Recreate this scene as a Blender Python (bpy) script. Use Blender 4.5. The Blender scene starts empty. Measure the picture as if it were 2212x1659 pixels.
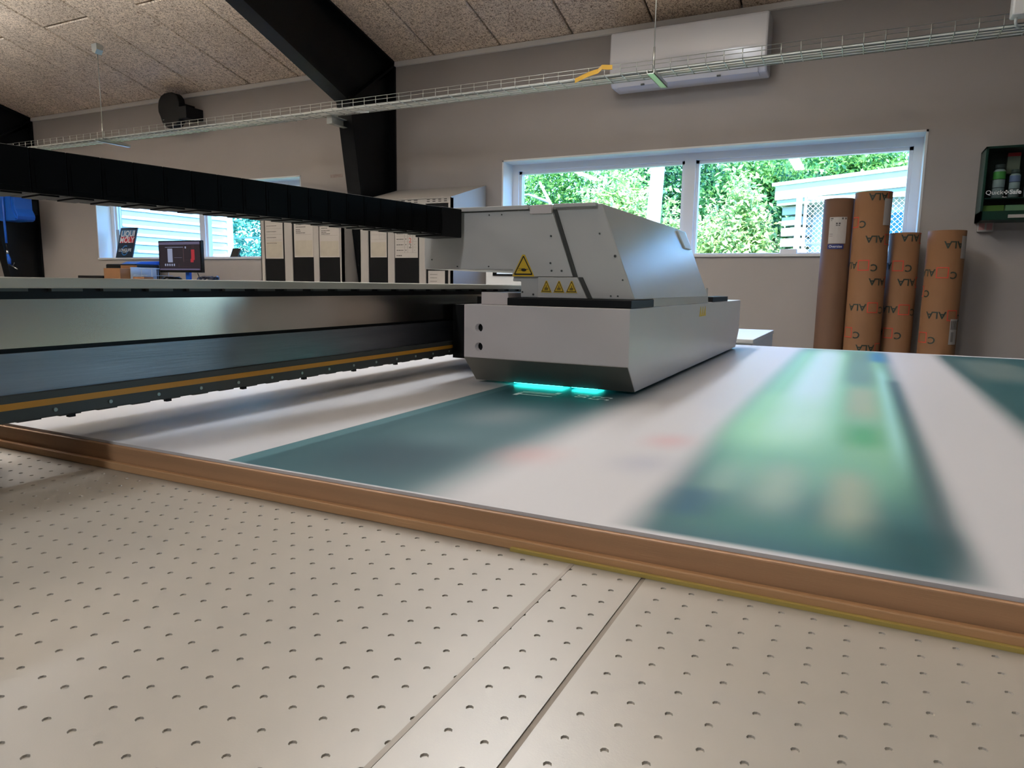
import bpy, bmesh, math, random
import numpy as np
from mathutils import Vector, Matrix
random.seed(7); np.random.seed(7)
SC = bpy.context.scene
C = SC.collection
PI = math.pi

# ------------------------------------------------------------------ camera
F_PX, YAW, PITCH, ROLL = 1507.45, 0.457686, 0.140634, 0.014648
CAM = Vector((0, 0, 1.1))
def cam_axes():
    f = Vector((-math.sin(YAW)*math.cos(PITCH), math.cos(YAW)*math.cos(PITCH), -math.sin(PITCH)))
    r = Vector((math.cos(YAW), math.sin(YAW), 0)); u = r.cross(f)
    return r*math.cos(ROLL)+u*math.sin(ROLL), -r*math.sin(ROLL)+u*math.cos(ROLL), f
_r, _u, _f = cam_axes()
cd = bpy.data.cameras.new('camera'); cam = bpy.data.objects.new('camera', cd); C.objects.link(cam)
cam.matrix_world = Matrix(((_r.x, _u.x, -_f.x, CAM.x), (_r.y, _u.y, -_f.y, CAM.y), (_r.z, _u.z, -_f.z, CAM.z), (0, 0, 0, 1)))
cd.sensor_fit = 'HORIZONTAL'; cd.sensor_width = 36.0; cd.lens = F_PX/2212*36.0
cd.clip_start = 0.01; cd.clip_end = 300
SC.camera = cam

# ------------------------------------------------------------------ sky, sun, exposure
world = bpy.data.worlds.new('world'); SC.world = world; world.use_nodes = True
wn = world.node_tree; bg = wn.nodes['Background']
sky = wn.nodes.new('ShaderNodeTexSky'); sky.sky_type = 'NISHITA'
sky.sun_disc = False; sky.sun_elevation = math.radians(50); sky.sun_rotation = math.radians(140)
sky.air_density = 1.0; sky.dust_density = 0.15; sky.ozone_density = 3.5
wb = wn.nodes.new('ShaderNodeMix'); wb.data_type = 'RGBA'; wb.blend_type = 'MULTIPLY'; wb.inputs['Factor'].default_value = 1.0
wb.inputs['B'].default_value = (0.60, 0.88, 1.20, 1)      # camera white balance is set for the warm indoor lamps
wn.links.new(sky.outputs[0], wb.inputs['A']); wn.links.new(wb.outputs['Result'], bg.inputs[0]); bg.inputs[1].default_value = 1.8
sd = bpy.data.lights.new('sun', 'SUN'); sd.energy = 26.0; sd.angle = math.radians(0.55); sd.color = (0.93, 0.98, 1.0)
sun = bpy.data.objects.new('sun', sd); C.objects.link(sun)
_sd = Vector((0.16, -0.66, 1.10)).normalized()
sun.rotation_euler = (-_sd).to_track_quat('-Z', 'Y').to_euler(); sun.location = (6, -6, 12)
SC.view_settings.view_transform = 'Standard'; SC.view_settings.look = 'None'
SC.view_settings.exposure = 0.0; SC.view_settings.gamma = 1.0
SC.view_settings.use_curve_mapping = False
LAMP_W = 30.0          # power of each added lamp
LAMP_COL = (0.925, 0.985, 1.04)

# ------------------------------------------------------------------ helpers
def lin(c):
    if isinstance(c, str):
        c = c.lstrip('#'); c = [int(c[i:i+2], 16)/255 for i in (0, 2, 4)]
    return tuple(((v/12.92) if v <= 0.04045 else ((v+0.055)/1.055)**2.4) for v in c)
def mat(name, col, rough=0.5, metal=0.0, noise=0.0, nscale=20.0, bump=0.0, bscale=200.0, spec=0.5, emit=None, estr=0.0, stretch=None):
    m = bpy.data.materials.new(name); m.use_nodes = True
    nt = m.node_tree; b = nt.nodes['Principled BSDF']; c = lin(col)
    b.inputs['Base Color'].default_value = (*c, 1); b.inputs['Roughness'].default_value = rough
    b.inputs['Metallic'].default_value = metal; b.inputs['Specular IOR Level'].default_value = spec
    tc = nt.nodes.new('ShaderNodeTexCoord')
    src = tc.outputs['Object']
    if stretch:
        mp = nt.nodes.new('ShaderNodeMapping'); mp.inputs['Scale'].default_value = stretch
        nt.links.new(src, mp.inputs[0]); src = mp.outputs[0]
    if noise:
        n = nt.nodes.new('ShaderNodeTexNoise'); n.inputs['Scale'].default_value = nscale; n.inputs['Detail'].default_value = 5
        nt.links.new(src, n.inputs['Vector'])
        r = nt.nodes.new('ShaderNodeMapRange'); r.inputs['From Min'].default_value = .3; r.inputs['From Max'].default_value = .7
        r.inputs['To Min'].default_value = 1-noise; r.inputs['To Max'].default_value = 1+noise
        nt.links.new(n.outputs['Fac'], r.inputs['Value'])
        mx = nt.nodes.new('ShaderNodeVectorMath'); mx.operation = 'SCALE'; mx.inputs[0].default_value = c
        nt.links.new(r.outputs[0], mx.inputs['Scale']); nt.links.new(mx.outputs[0], b.inputs['Base Color'])
    if bump:
        n2 = nt.nodes.new('ShaderNodeTexNoise'); n2.inputs['Scale'].default_value = bscale; n2.inputs['Detail'].default_value = 4
        nt.links.new(src, n2.inputs['Vector'])
        bp = nt.nodes.new('ShaderNodeBump'); bp.inputs['Strength'].default_value = bump; bp.inputs['Distance'].default_value = .01
        nt.links.new(n2.outputs['Fac'], bp.inputs['Height']); nt.links.new(bp.outputs[0], b.inputs['Normal'])
    if emit:
        b.inputs['Emission Color'].default_value = (*lin(emit), 1); b.inputs['Emission Strength'].default_value = estr
    return m
ROOT = {}   # object -> accumulated world offset of its local space
def finish(o, parent, off):
    C.objects.link(o)
    if parent is not None: o.parent = parent
    ROOT[o.name] = off
    return o
def tag(o, label=None, cat=None, group=None, kind=None):
    if label: o['label'] = label
    if cat: o['category'] = cat
    if group: o['group'] = group
    if kind: o['kind'] = kind
    return o
def thing(name, loc, label, cat, group=None, kind=None):
    o = bpy.data.objects.new(name, None); o.location = loc; o.empty_display_size = .05
    C.objects.link(o); ROOT[o.name] = Vector(loc)
    return tag(o, label, cat, group, kind)
class MB:
    def __init__(s): s.v = []; s.f = []; s.sm = []
    def add(s, vs, fs, smooth=False):
        n = len(s.v); s.v += [tuple(p) for p in vs]; s.f += [tuple(i+n for i in f) for f in fs]; s.sm += [smooth]*len(fs); return s
    def box(s, x0, x1, y0, y1, z0, z1, bev=0.0):
        x0, x1 = min(x0, x1), max(x0, x1); y0, y1 = min(y0, y1), max(y0, y1); z0, z1 = min(z0, z1), max(z0, z1)
        if bev:
            bm = bmesh.new(); bmesh.ops.create_cube(bm, size=1)
            for v in bm.verts: v.co = ((x0+x1)/2+v.co.x*(x1-x0), (y0+y1)/2+v.co.y*(y1-y0), (z0+z1)/2+v.co.z*(z1-z0))
            bmesh.ops.bevel(bm, geom=bm.edges[:], offset=bev, segments=2, affect='EDGES', profile=.5)
            bm.verts.index_update(); s.add([v.co[:] for v in bm.verts], [[v.index for v in f.verts] for f in bm.faces]); bm.free(); return s
        return s.add([(x0,y0,z0),(x1,y0,z0),(x1,y1,z0),(x0,y1,z0),(x0,y0,z1),(x1,y0,z1),(x1,y1,z1),(x0,y1,z1)],
                     [(0,3,2,1),(4,5,6,7),(0,1,5,4),(1,2,6,5),(2,3,7,6),(3,0,4,7)])
    def prism(s, poly, a, b, axis='y', bev=0.0):
        """poly: list of 2D points; axis y: (x,z) swept in y; x: (y,z) swept in x; z: (x,y) swept in z"""
        def p3(p, t): return {'y': (p[0], t, p[1]), 'x': (t, p[0], p[1]), 'z': (p[0], p[1], t)}[axis]
        n = len(poly)
        bm = bmesh.new()
        v0 = [bm.verts.new(p3(p, a)) for p in poly]; v1 = [bm.verts.new(p3(p, b)) for p in poly]
        bm.faces.new(v0); bm.faces.new(v1[::-1])
        for i in range(n): bm.faces.new((v0[i], v1[i], v1[(i+1) % n], v0[(i+1) % n]))
        bmesh.ops.recalc_face_normals(bm, faces=bm.faces[:])
        if bev: bmesh.ops.bevel(bm, geom=bm.edges[:], offset=bev, segments=2, affect='EDGES', profile=.5)
        bm.verts.index_update(); s.add([v.co[:] for v in bm.verts], [[v.index for v in f.verts] for f in bm.faces]); bm.free(); return s
    def tube(s, pts, r, n=8, cap=True):
        pts = [Vector(p) for p in pts]; rings = []
        rr = r if isinstance(r, (list, tuple)) else [r]*len(pts)
        up = None
        for i, p in enumerate(pts):
            t = (pts[min(i+1, len(pts)-1)]-pts[max(i-1, 0)]).normalized()
            if up is None: up = Vector((0, 0, 1)) if abs(t.z) < .9 else Vector((1, 0, 0))
            a = t.cross(up).normalized(); b = a.cross(t).normalized(); up = b
            rings.append([p+(a*math.cos(2*PI*k/n)+b*math.sin(2*PI*k/n))*rr[i] for k in range(n)])
        vs = [v for rg in rings for v in rg]; fs = []
        for i in range(len(pts)-1):
            for k in range(n):
                fs.append((i*n+k, i*n+(k+1) % n, (i+1)*n+(k+1) % n, (i+1)*n+k))
        s.add(vs, fs, True)
        if cap:
            m = len(s.v)-len(vs); s.f += [tuple(m+k for k in range(n))[::-1], tuple(m+(len(pts)-1)*n+k for k in range(n))]; s.sm += [False, False]
        return s
    def cyl(s, c, r, h, axis='z', n=24, r2=None):
        c = Vector(c); d = {'x': Vector((1,0,0)), 'y': Vector((0,1,0)), 'z': Vector((0,0,1))}[axis]
        return s.tube([c, c+d*h], [r, r if r2 is None else r2], n)
    def quad(s, a, b, c, d): return s.add([a, b, c, d], [(0, 1, 2, 3)])
    def mesh(s, name, off=Vector((0,0,0))):
        me = bpy.data.meshes.new(name)
        me.from_pydata([(x-off[0], y-off[1], z-off[2]) for x, y, z in s.v], [], s.f)
        me.polygons.foreach_set('use_smooth', s.sm); me.update(); return me
    def build(s, name, m, parent=None, label=None, at=None, kind=None, cat=None, group=None):
        off = ROOT[parent.name] if parent is not None else Vector(at or (0,0,0))
        me = s.mesh(name, off); me.materials.append(m)
        o = bpy.data.objects.new(name, me)
        if parent is None and at: o.location = at
        finish(o, parent, off)
        return tag(o, label, cat, group, kind)
def copy_obj(o, parent=None, dloc=(0,0,0)):
    c = o.copy(); C.objects.link(c); c.parent = parent
    c.location = Vector(o.location)+Vector(dloc); ROOT[c.name] = ROOT.get(o.name, Vector((0,0,0))); return c
def text_geo(s, size, align='CENTER', bold=0.0):
    cu = bpy.data.curves.new('t', 'FONT'); cu.body = s; cu.size = size; cu.align_x = align; cu.align_y = 'CENTER'
    cu.resolution_u = 3; cu.offset = bold
    ob = bpy.data.objects.new('t', cu); C.objects.link(ob)
    me = bpy.data.meshes.new_from_object(ob)
    vs = [v.co[:] for v in me.vertices]; fs = [tuple(p.vertices) for p in me.polygons]
    bpy.data.objects.remove(ob); bpy.data.curves.remove(cu); bpy.data.meshes.remove(me)
    return vs, fs
def text(mb, s, size, fn, align='CENTER', bold=0.0):
    vs, fs = text_geo(s, size, align, bold); mb.add([fn(v[0], v[1]) for v in vs], fs); return mb

# ------------------------------------------------------------------ materials
M = {}
M['wall'] = mat('wall_paint', '#a8a19b', .75, noise=.03, nscale=1.5, bump=.05, bscale=160)
M['white'] = mat('white_paint', '#e8e8e6', .35)
M['window'] = mat('white_window_frame', '#f1f2f3', .4)
M['trimw'] = mat('white_trim', '#ebe6e0', .5)
M['black_steel'] = mat('black_steel', '#050709', .45, noise=.15, nscale=8, spec=.2)
M['black'] = mat('black_plastic', '#08090b', .5, spec=.25)
M['black_rubber'] = mat('black_rubber', '#040507', .55, spec=.12)
M['blackgloss'] = mat('black_gloss', '#08090b', .22)
M['floor'] = mat('concrete_floor', '#8d8a86', .55, noise=.12, nscale=1.2)
M['hood'] = mat('hood_paint', '#c3c2c0', .22, noise=.02, nscale=6, bump=.04, bscale=500)
M['carriage'] = mat('carriage_paint', '#d2cac9', .30, noise=.02, nscale=6, bump=.03, bscale=500)
M['beige'] = mat('beige_metal', '#c4c5bb', .4)
M['alu'] = mat('polished_aluminium', '#c6bfb4', .22, metal=1.0, noise=.05, nscale=4, stretch=(1, .02, 1))
M['alubr'] = mat('brushed_aluminium', '#8e9299', .38, metal=1.0, noise=.12, nscale=60, stretch=(1, .05, 1), bump=.05, bscale=300)
M['rail'] = mat('dark_rail', '#4b4f4d', .5, metal=.3)
M['orange'] = mat('orange_strip', '#d99c34', .5)
M['bolt'] = mat('pale_bolt', '#9fb3b0', .35, metal=.4)
M['bed'] = mat('bed_plate', '#9a948a', .37, noise=.035, nscale=9, bump=.02, bscale=900, spec=.9)
M['bedgroove'] = mat('bed_seam', '#80776c', .7)
M['mdf'] = mat('mdf_wood', '#ab8360', .6, noise=.13, nscale=26, stretch=(.12, 1, 3), bump=.1, bscale=500)
M['mdfl'] = mat('mdf_wood_light', '#bd9268', .6, noise=.1, nscale=26, stretch=(.12, 1, 3), bump=.1, bscale=500)
M['yellowtape'] = mat('yellow_tape', '#b09a52', .5)
M['yellow'] = mat('warning_yellow', '#d8b22a', .45)
M['dark'] = mat('dark_print', '#1d1a18', .6)
M['paper'] = mat('paper', '#b0aaa3', .7, noise=.02, nscale=30)
M['paperb'] = mat('paper_beige', '#aaa293', .7, noise=.1, nscale=9)
M['ink'] = mat('grey_ink', '#4a4643', .7)
M['inkred'] = mat('red_ink', '#b23a24', .6)
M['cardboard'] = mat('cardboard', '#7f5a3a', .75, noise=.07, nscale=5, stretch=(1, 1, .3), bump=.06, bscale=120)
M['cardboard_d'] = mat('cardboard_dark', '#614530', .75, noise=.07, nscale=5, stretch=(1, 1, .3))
M['logo_g'] = mat('green_black_print', '#26332a', .7)
M['logo_r'] = mat('red_print', '#c24632', .7)
M['locker'] = mat('locker_grey', '#a39e98', .45)
M['lockerblack'] = mat('locker_black', '#08090b', .4, spec=.2)
M['galv'] = mat('galvanised_wire', '#c9ccc6', .33, metal=.8)
M['cable'] = mat('white_cable', '#eef0ea', .5)
M['ac'] = mat('ac_white', '#e2e0e2', .14)
M['green'] = mat('dark_green_metal', '#0f3b2f', .35)
M['greend'] = mat('green_inside', '#0c1f19', .5)
M['blue'] = mat('blue_plastic', '#1256b8', .35)
M['bluedark'] = mat('navy_cable', '#141c34', .5)
M['navy'] = mat('navy_sign', '#16202e', .3)
M['red'] = mat('red_sign', '#d02a34', .4)
M['signw'] = mat('sign_white', '#f2f2f0', .4)
M['signblue'] = mat('sign_blue', '#2f7fc0', .4)
M['chrome'] = mat('chrome', '#c8ccd0', .15, metal=1)
M['siding'] = mat('white_siding', '#f2f4f6', .6)
M['fascia'] = mat('white_fascia', '#f1efe6', .6, noise=.04, nscale=6)
M['brick'] = mat('red_brick', '#b8594a', .8, noise=.15, nscale=12)
M['mortar'] = mat('mortar', '#c9beb4', .9)
M['trunk'] = mat('pale_bark', '#d7d3cc', .8, noise=.15, nscale=10)
M['branch'] = mat('grey_branch', '#a9adb2', .8)
M['bark'] = mat('brown_bark', '#4a4035', .9)
M['grass'] = mat('grass_ground', '#5f7a3f', .9, noise=.3, nscale=2)
M['blueg'] = mat('blue_window', '#4f9fc4', .2)
def glass_mat():
    m = bpy.data.materials.new('window_glass'); m.use_nodes = True; nt = m.node_tree; nt.nodes.clear()
    o = nt.nodes.new('ShaderNodeOutputMaterial'); t = nt.nodes.new('ShaderNodeBsdfTransparent'); g = nt.nodes.new('ShaderNodeBsdfGlossy')
    t.inputs[0].default_value = (.94, .97, .96, 1); g.inputs['Roughness'].default_value = .02
    mx = nt.nodes.new('ShaderNodeMixShader'); mx.inputs[0].default_value = .06
    nt.links.new(t.outputs[0], mx.inputs[1]); nt.links.new(g.outputs[0], mx.inputs[2]); nt.links.new(mx.outputs[0], o.inputs[0]); return m
M['glass'] = glass_mat()
def leaf_mat(name, c1, c2):
    m = bpy.data.materials.new(name); m.use_nodes = True; nt = m.node_tree; b = nt.nodes['Principled BSDF']
    g = nt.nodes.new('ShaderNodeNewGeometry')
    n = nt.nodes.new('ShaderNodeTexNoise'); n.inputs['Scale'].default_value = 5.0; n.inputs['Detail'].default_value = 6
    tc = nt.nodes.new('ShaderNodeTexCoord'); nt.links.new(tc.outputs['Object'], n.inputs['Vector'])
    rp = nt.nodes.new('ShaderNodeValToRGB'); rp.color_ramp.elements[0].position = .36; rp.color_ramp.elements[1].position = .64
    rp.color_ramp.elements[0].color = (*lin(c1), 1); rp.color_ramp.elements[1].color = (*lin(c2), 1)
    nt.links.new(n.outputs['Fac'], rp.inputs[0]); nt.links.new(rp.outputs[0], b.inputs['Base Color'])
    b.inputs['Roughness'].default_value = .5; b.inputs['Specular IOR Level'].default_value = .4
    tr = nt.nodes.new('ShaderNodeBsdfTranslucent'); nt.links.new(rp.outputs[0], tr.inputs[0])
    mx = nt.nodes.new('ShaderNodeMixShader'); mx.inputs[0].default_value = .35
    nt.links.new(b.outputs[0], mx.inputs[1]); nt.links.new(tr.outputs[0], mx.inputs[2])
    nt.links.new(mx.outputs[0], nt.nodes['Material Output'].inputs[0]); return m
M['leaf_dark'] = leaf_mat('leaves_dark', '#1d4a2e', '#3f7a3a')
M['leaf_mid'] = leaf_mat('leaves_mid', '#3a7432', '#79a850')
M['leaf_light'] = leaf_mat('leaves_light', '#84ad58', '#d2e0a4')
M['leaf_teal'] = leaf_mat('leaves_teal', '#2f7d74', '#58a58a')
def woodwool():
    m = bpy.data.materials.new('wood_wool_panel'); m.use_nodes = True; nt = m.node_tree; b = nt.nodes['Principled BSDF']
    tc = nt.nodes.new('ShaderNodeTexCoord')
    oi = nt.nodes.new('ShaderNodeObjectInfo'); ad = nt.nodes.new('ShaderNodeVectorMath'); ad.operation = 'ADD'
    nt.links.new(tc.outputs['Object'], ad.inputs[0]); nt.links.new(oi.outputs['Random'], ad.inputs[1])
    n = nt.nodes.new('ShaderNodeTexNoise'); n.inputs['Scale'].default_value = 62; n.inputs['Detail'].default_value = 4; n.inputs['Distortion'].default_value = 1.6
    nt.links.new(ad.outputs[0], n.inputs['Vector'])
    rp = nt.nodes.new('ShaderNodeValToRGB'); rp.color_ramp.elements[0].position = .34; rp.color_ramp.elements[1].position = .56
    rp.color_ramp.elements[0].color = (*lin('#8d735b'), 1); rp.color_ramp.elements[1].color = (*lin('#f6e2cb'), 1)
    nt.links.new(n.outputs['Fac'], rp.inputs[0])
    n2 = nt.nodes.new('ShaderNodeTexNoise'); n2.inputs['Scale'].default_value = 2.2; nt.links.new(ad.outputs[0], n2.inputs['Vector'])
    mr = nt.nodes.new('ShaderNodeMapRange'); mr.inputs['From Min'].default_value = .3; mr.inputs['From Max'].default_value = .7; mr.inputs['To Min'].default_value = .88; mr.inputs['To Max'].default_value = 1.08
    nt.links.new(n2.outputs['Fac'], mr.inputs['Value'])
    sc = nt.nodes.new('ShaderNodeVectorMath'); sc.operation = 'SCALE'; nt.links.new(rp.outputs[0], sc.inputs[0]); nt.links.new(mr.outputs[0], sc.inputs['Scale'])
    nt.links.new(sc.outputs[0], b.inputs['Base Color']); b.inputs['Roughness'].default_value = .9
    bp = nt.nodes.new('ShaderNodeBump'); bp.inputs['Strength'].default_value = .5; bp.inputs['Distance'].default_value = .004
    nt.links.new(n.outputs['Fac'], bp.inputs['Height']); nt.links.new(bp.outputs[0], b.inputs['Normal'])
    return m
M['ceil'] = woodwool()

# ------------------------------------------------------------------ the room
TAN = math.tan(math.radians(14.87))
WALL_Y, EAVE_Z, RIDGE_Y = 5.0, 2.9, -2.0
def ceil_z(y): return EAVE_Z + (WALL_Y-y)*TAN if y >= RIDGE_Y else EAVE_Z + (WALL_Y-RIDGE_Y)*TAN - (RIDGE_Y-y)*TAN
X0, X1, Y0 = -12.6, 6.6, -9.0
def st(mb, name, m, label=None, cat=None):
    o = mb.build(name, m); o['kind'] = 'structure'
    if label: tag(o, label, cat)
    return o
st(MB().box(X0-.3, X1+.3, Y0-.3, 5.3, -.2, 0), 'floor', M['floor'], 'grey concrete floor of the print hall', 'floor')
# back wall with window openings
W1 = (-2.575, .294); W2 = (-7.58, -4.63); D1 = (2.62, 4.55); ZS, ZT = 1.317, 2.06
mb = MB(); xs = [X0-.3, W2[0], W2[1], W1[0], W1[1], D1[0], D1[1], X1+.3]
for i in range(0, len(xs)-1):
    if i % 2 == 0: mb.box(xs[i], xs[i+1], 5.0, 5.3, 0, 3.05)
    elif i == 5: mb.box(xs[i], xs[i+1], 5.0, 5.3, 2.14, 3.05)
    else: mb.box(xs[i], xs[i+1], 5.0, 5.3, 0, ZS); mb.box(xs[i], xs[i+1], 5.0, 5.3, ZT, 3.05)
st(mb, 'wall_back', M['wall'], 'light painted wall with long windows', 'wall')
# rear wall and gables (behind the camera)
st(MB().box(X0-.3, X1+.3, Y0-.3, Y0, 0, 3.05), 'wall_front', M['wall'], 'painted wall behind the camera', 'wall')
gp = [(Y0, 0), (5.0, 0), (5.0, 2.9), (-2.0, ceil_z(-2.0)), (Y0, 2.9)]
st(MB().prism(gp, X0-.3, X0, 'x'), 'wall_left', M['wall'], 'painted gable wall at the far left end', 'wall')
st(MB().prism(gp, X1, X1+.3, 'x'), 'wall_right', M['wall'], 'painted gable wall at the right end', 'wall')
# ceiling: slab + wood wool panels
c = MB()
c.prism([(5.3, ceil_z(5.3)+.03), (RIDGE_Y, ceil_z(RIDGE_Y)+.03), (Y0-.3, ceil_z(Y0-.3)+.03), (Y0-.3, ceil_z(Y0-.3)+.25), (RIDGE_Y, ceil_z(RIDGE_Y)+.25), (5.6, ceil_z(5.6)+.25)], X0-.3, X1+.3, 'x')
M['slab'] = mat('ceiling_backing', '#2e2219', .9)
ceiling = st(c, 'ceiling', M['slab'], 'sloping ceiling of wood wool panels', 'ceiling')
ca = math.radians(14.87)
PW, GAP, TH = .59, .015, .028
def panel_mesh(L, PW=PW):
    b = bmesh.new(); bmesh.ops.create_cube(b, size=1)
    for v in b.verts: v.co = (v.co.x*(PW-GAP), (v.co.y-.5)*(L-GAP), (v.co.z+.5)*TH)
    bmesh.ops.bevel(b, geom=[e for e in b.edges if all(v.co.z < .001 for v in e.verts)], offset=.007, segments=1, affect='EDGES')
    me = bpy.data.meshes.new('acoustic_panel'); b.to_mesh(me); b.free(); me.materials.append(M['ceil']); return me
PM = {L: panel_mesh(L) for L in (1.19, 2.38, 1.30)}; PM_CUT = {L: panel_mesh(L, .375) for L in (1.19, 2.38, 1.30)}
slope_len = 7.0/math.cos(ca)
def strip(xc, first, PM=PM):
    s = 0.0; k = 0
    while s < slope_len-.3:
        L = first if k == 0 else 2.38
        if s+L > slope_len: L = 1.30 if slope_len-s >= 1.30 else 1.19
        if s+L > slope_len+.05: break
        o = bpy.data.objects.new('acoustic_panel', PM[L]); C.objects.link(o); o.parent = ceiling
        y = WALL_Y - s*math.cos(ca); o.location = (xc, y, ceil_z(y)); o.rotation_euler = (-ca, 0, 0)
        s += L; k += 1
xj = [-6.382 + PW*i for i in range(-10, 5)]          # bays left of the middle frame
for i, x in enumerate(xj): strip(x+PW/2, 1.19 if i % 2 == 0 else 2.38)
xr = [-3.19 + PW*i for i in range(-1+1, 16)]         # bays right of it
for i, x in enumerate(xr): strip(x+PW/2, 2.38 if i % 2 == 0 else 1.19)
strip(-3.19-.1875, 1.19, PM_CUT)                      # cut panels beside the frame
# white trim along the top of the wall
st(MB().box(X0, X1, 4.975, 5.0, 2.866, 2.902), 'trim_1', M['trimw'], 'narrow white board along the top of the wall', 'trim')

# windows
def window(name, x0, x1, mx, label):
    yo, yi = 5.235, 5.165
    r = thing(name, ((x0+x1)/2, 5.2, ZS), label, 'window', kind='structure')
    fr = .062; sp = .022
    f = MB().box(x0, x0+fr, yi, yo, ZS, ZT).box(x1-fr, x1, yi, yo, ZS, ZT).box(x0+fr, x1-fr, yi, yo, ZT-fr, ZT).box(x0+fr, x1-fr, yi, yo, ZS, ZS+.03)
    f.build('frame', M['window'], r)
    MB().box(mx-.038, mx+.038, yi, yo, ZS+.03, ZT-fr).build('mullion', M['window'], r)
    for a, b in ((x0+fr, mx-.038), (mx+.038, x1-fr)):
        p = MB().box(a+sp, b-sp, 5.205, 5.215, ZS+.03+.004, ZT-fr-sp).build('pane', M['glass'], r)
        MB().box(a, a+sp, yi+.02, yo, ZS+.03, ZT-fr).box(b-sp, b, yi+.02, yo, ZS+.03, ZT-fr).box(a, b, yi+.02, yo, ZT-fr-sp, ZT-fr).build('glazing_bead', M['window'], p)
    # reveal lining and sill board
    MB().box(x0, x0+.012, 4.997, yi, ZS, ZT).box(x1-.012, x1, 4.997, yi, ZS, ZT).box(x0, x1, 4.997, yi, ZT-.012, ZT).build('reveal_lining', M['white'], r)
    MB().box(x0, x1, 4.985, yi, ZS-.004, ZS+.016, .003).build('sill', M['white'], r)
    return r
window('window_1', *W1, -1.154, 'long two-pane window behind the carriage and cardboard tubes')
window('window_2', *W2, -6.128, 'long two-pane window behind the computer desk')
dr = thing('door_1', (3.58, 5.15, 0), 'white double door with tall glass panes right of the green cabinet', 'door', kind='structure')
MB().box(D1[0], D1[0]+.06, 5.02, 5.12, 0, 2.14).box(D1[1]-.06, D1[1], 5.02, 5.12, 0, 2.14).box(D1[0]+.06, D1[1]-.06, 5.02, 5.12, 2.08, 2.14).build('door_frame', M['window'], dr)
dm = (D1[0]+D1[1])/2
for a, b in ((D1[0]+.06, dm), (dm, D1[1]-.06)):
    lf = MB().box(a, a+.09, 5.04, 5.09, .01, 2.08).box(b-.09, b, 5.04, 5.09, .01, 2.08).box(a+.09, b-.09, 5.04, 5.09, .01, .16).box(a+.09, b-.09, 5.04, 5.09, 1.98, 2.08).build('door_leaf', M['window'], dr)
    MB().box(a+.09, b-.09, 5.06, 5.068, .16, 1.98).build('pane', M['glass'], lf)
MB().tube([(dm-.05, 5.0, 1.0), (dm-.05, 5.0, 1.12)], .012, 8).build('handle', M['chrome'], dr)

# ------------------------------------------------------------------ steel portal frames
def frame(dx, label):
    xr_, xl_ = -3.57+dx, -3.70+dx; xm = (xr_+xl_)/2
    r = thing('portal_frame', (xm, 4.9, 0), label, 'steel frame', 'black portal frames')
    # column: front flange tapering, web, back flange
    fy = lambda z: 4.82 - z*.171 if z < 2.46 else 4.40
    zk = 2.462
    MB().prism([(fy(0), 0), (fy(0)+.016, 0), (fy(zk)+.016, zk), (fy(zk), zk)], xl_, xr_, 'x').build('column_flange', M['black_steel'], r)
    MB().prism([(fy(0)+.016, 0), (4.975, 0), (4.975, 2.88), (fy(zk)+.016, zk)], xm-.006, xm+.006, 'x').build('column_web', M['black_steel'], r)
    MB().box(xl_, xr_, 4.975, 4.995, 0, 2.895).build('back_flange', M['black_steel'], r)
    # rafter: bottom flange, web, top flange up to the ridge
    yr = RIDGE_Y
    def bz(y): return 2.462 + (fy(zk)-y)*.365 if y > 2.4 else 2.462+(fy(zk)-2.4)*.365+(2.4-y)*TAN
    ys = [fy(zk), 2.4, yr]
    low = [(y, bz(y)) for y in ys]; up = [(y, bz(y)+.018) for y in ys]
    MB().prism(low+up[::-1], xl_, xr_, 'x').build('rafter_flange', M['black_steel'], r)
    MB().prism(up+[(yr, ceil_z(yr)-.02), (4.975, ceil_z(4.975)-.02), (4.975, 2.80)], xm-.006, xm+.006, 'x').build('rafter_web', M['black_steel'], r)
    MB().prism([(4.99, ceil_z(4.99)-.02), (4.99, ceil_z(4.99)-.003), (yr, ceil_z(yr)-.003), (yr, ceil_z(yr)-.02)], xl_, xr_, 'x').build('top_flange', M['black_steel'], r)
    # knee stiffener between inner knee and the eave corner
    MB().prism([(4.41, 2.47), (4.425, 2.462), (4.975, 2.858), (4.965, 2.872)], xl_+.012, xr_-.004, 'x').build('knee_stiffener', M['black_steel'], r)
    return r
frame(0, 'black steel portal frame rising between the two locker units')
frame(-5.03, 'black steel portal frame at the far left beside the blue hose reel')
frame(5.03, 'black steel portal frame to the right of the wall cabinet')

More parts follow.
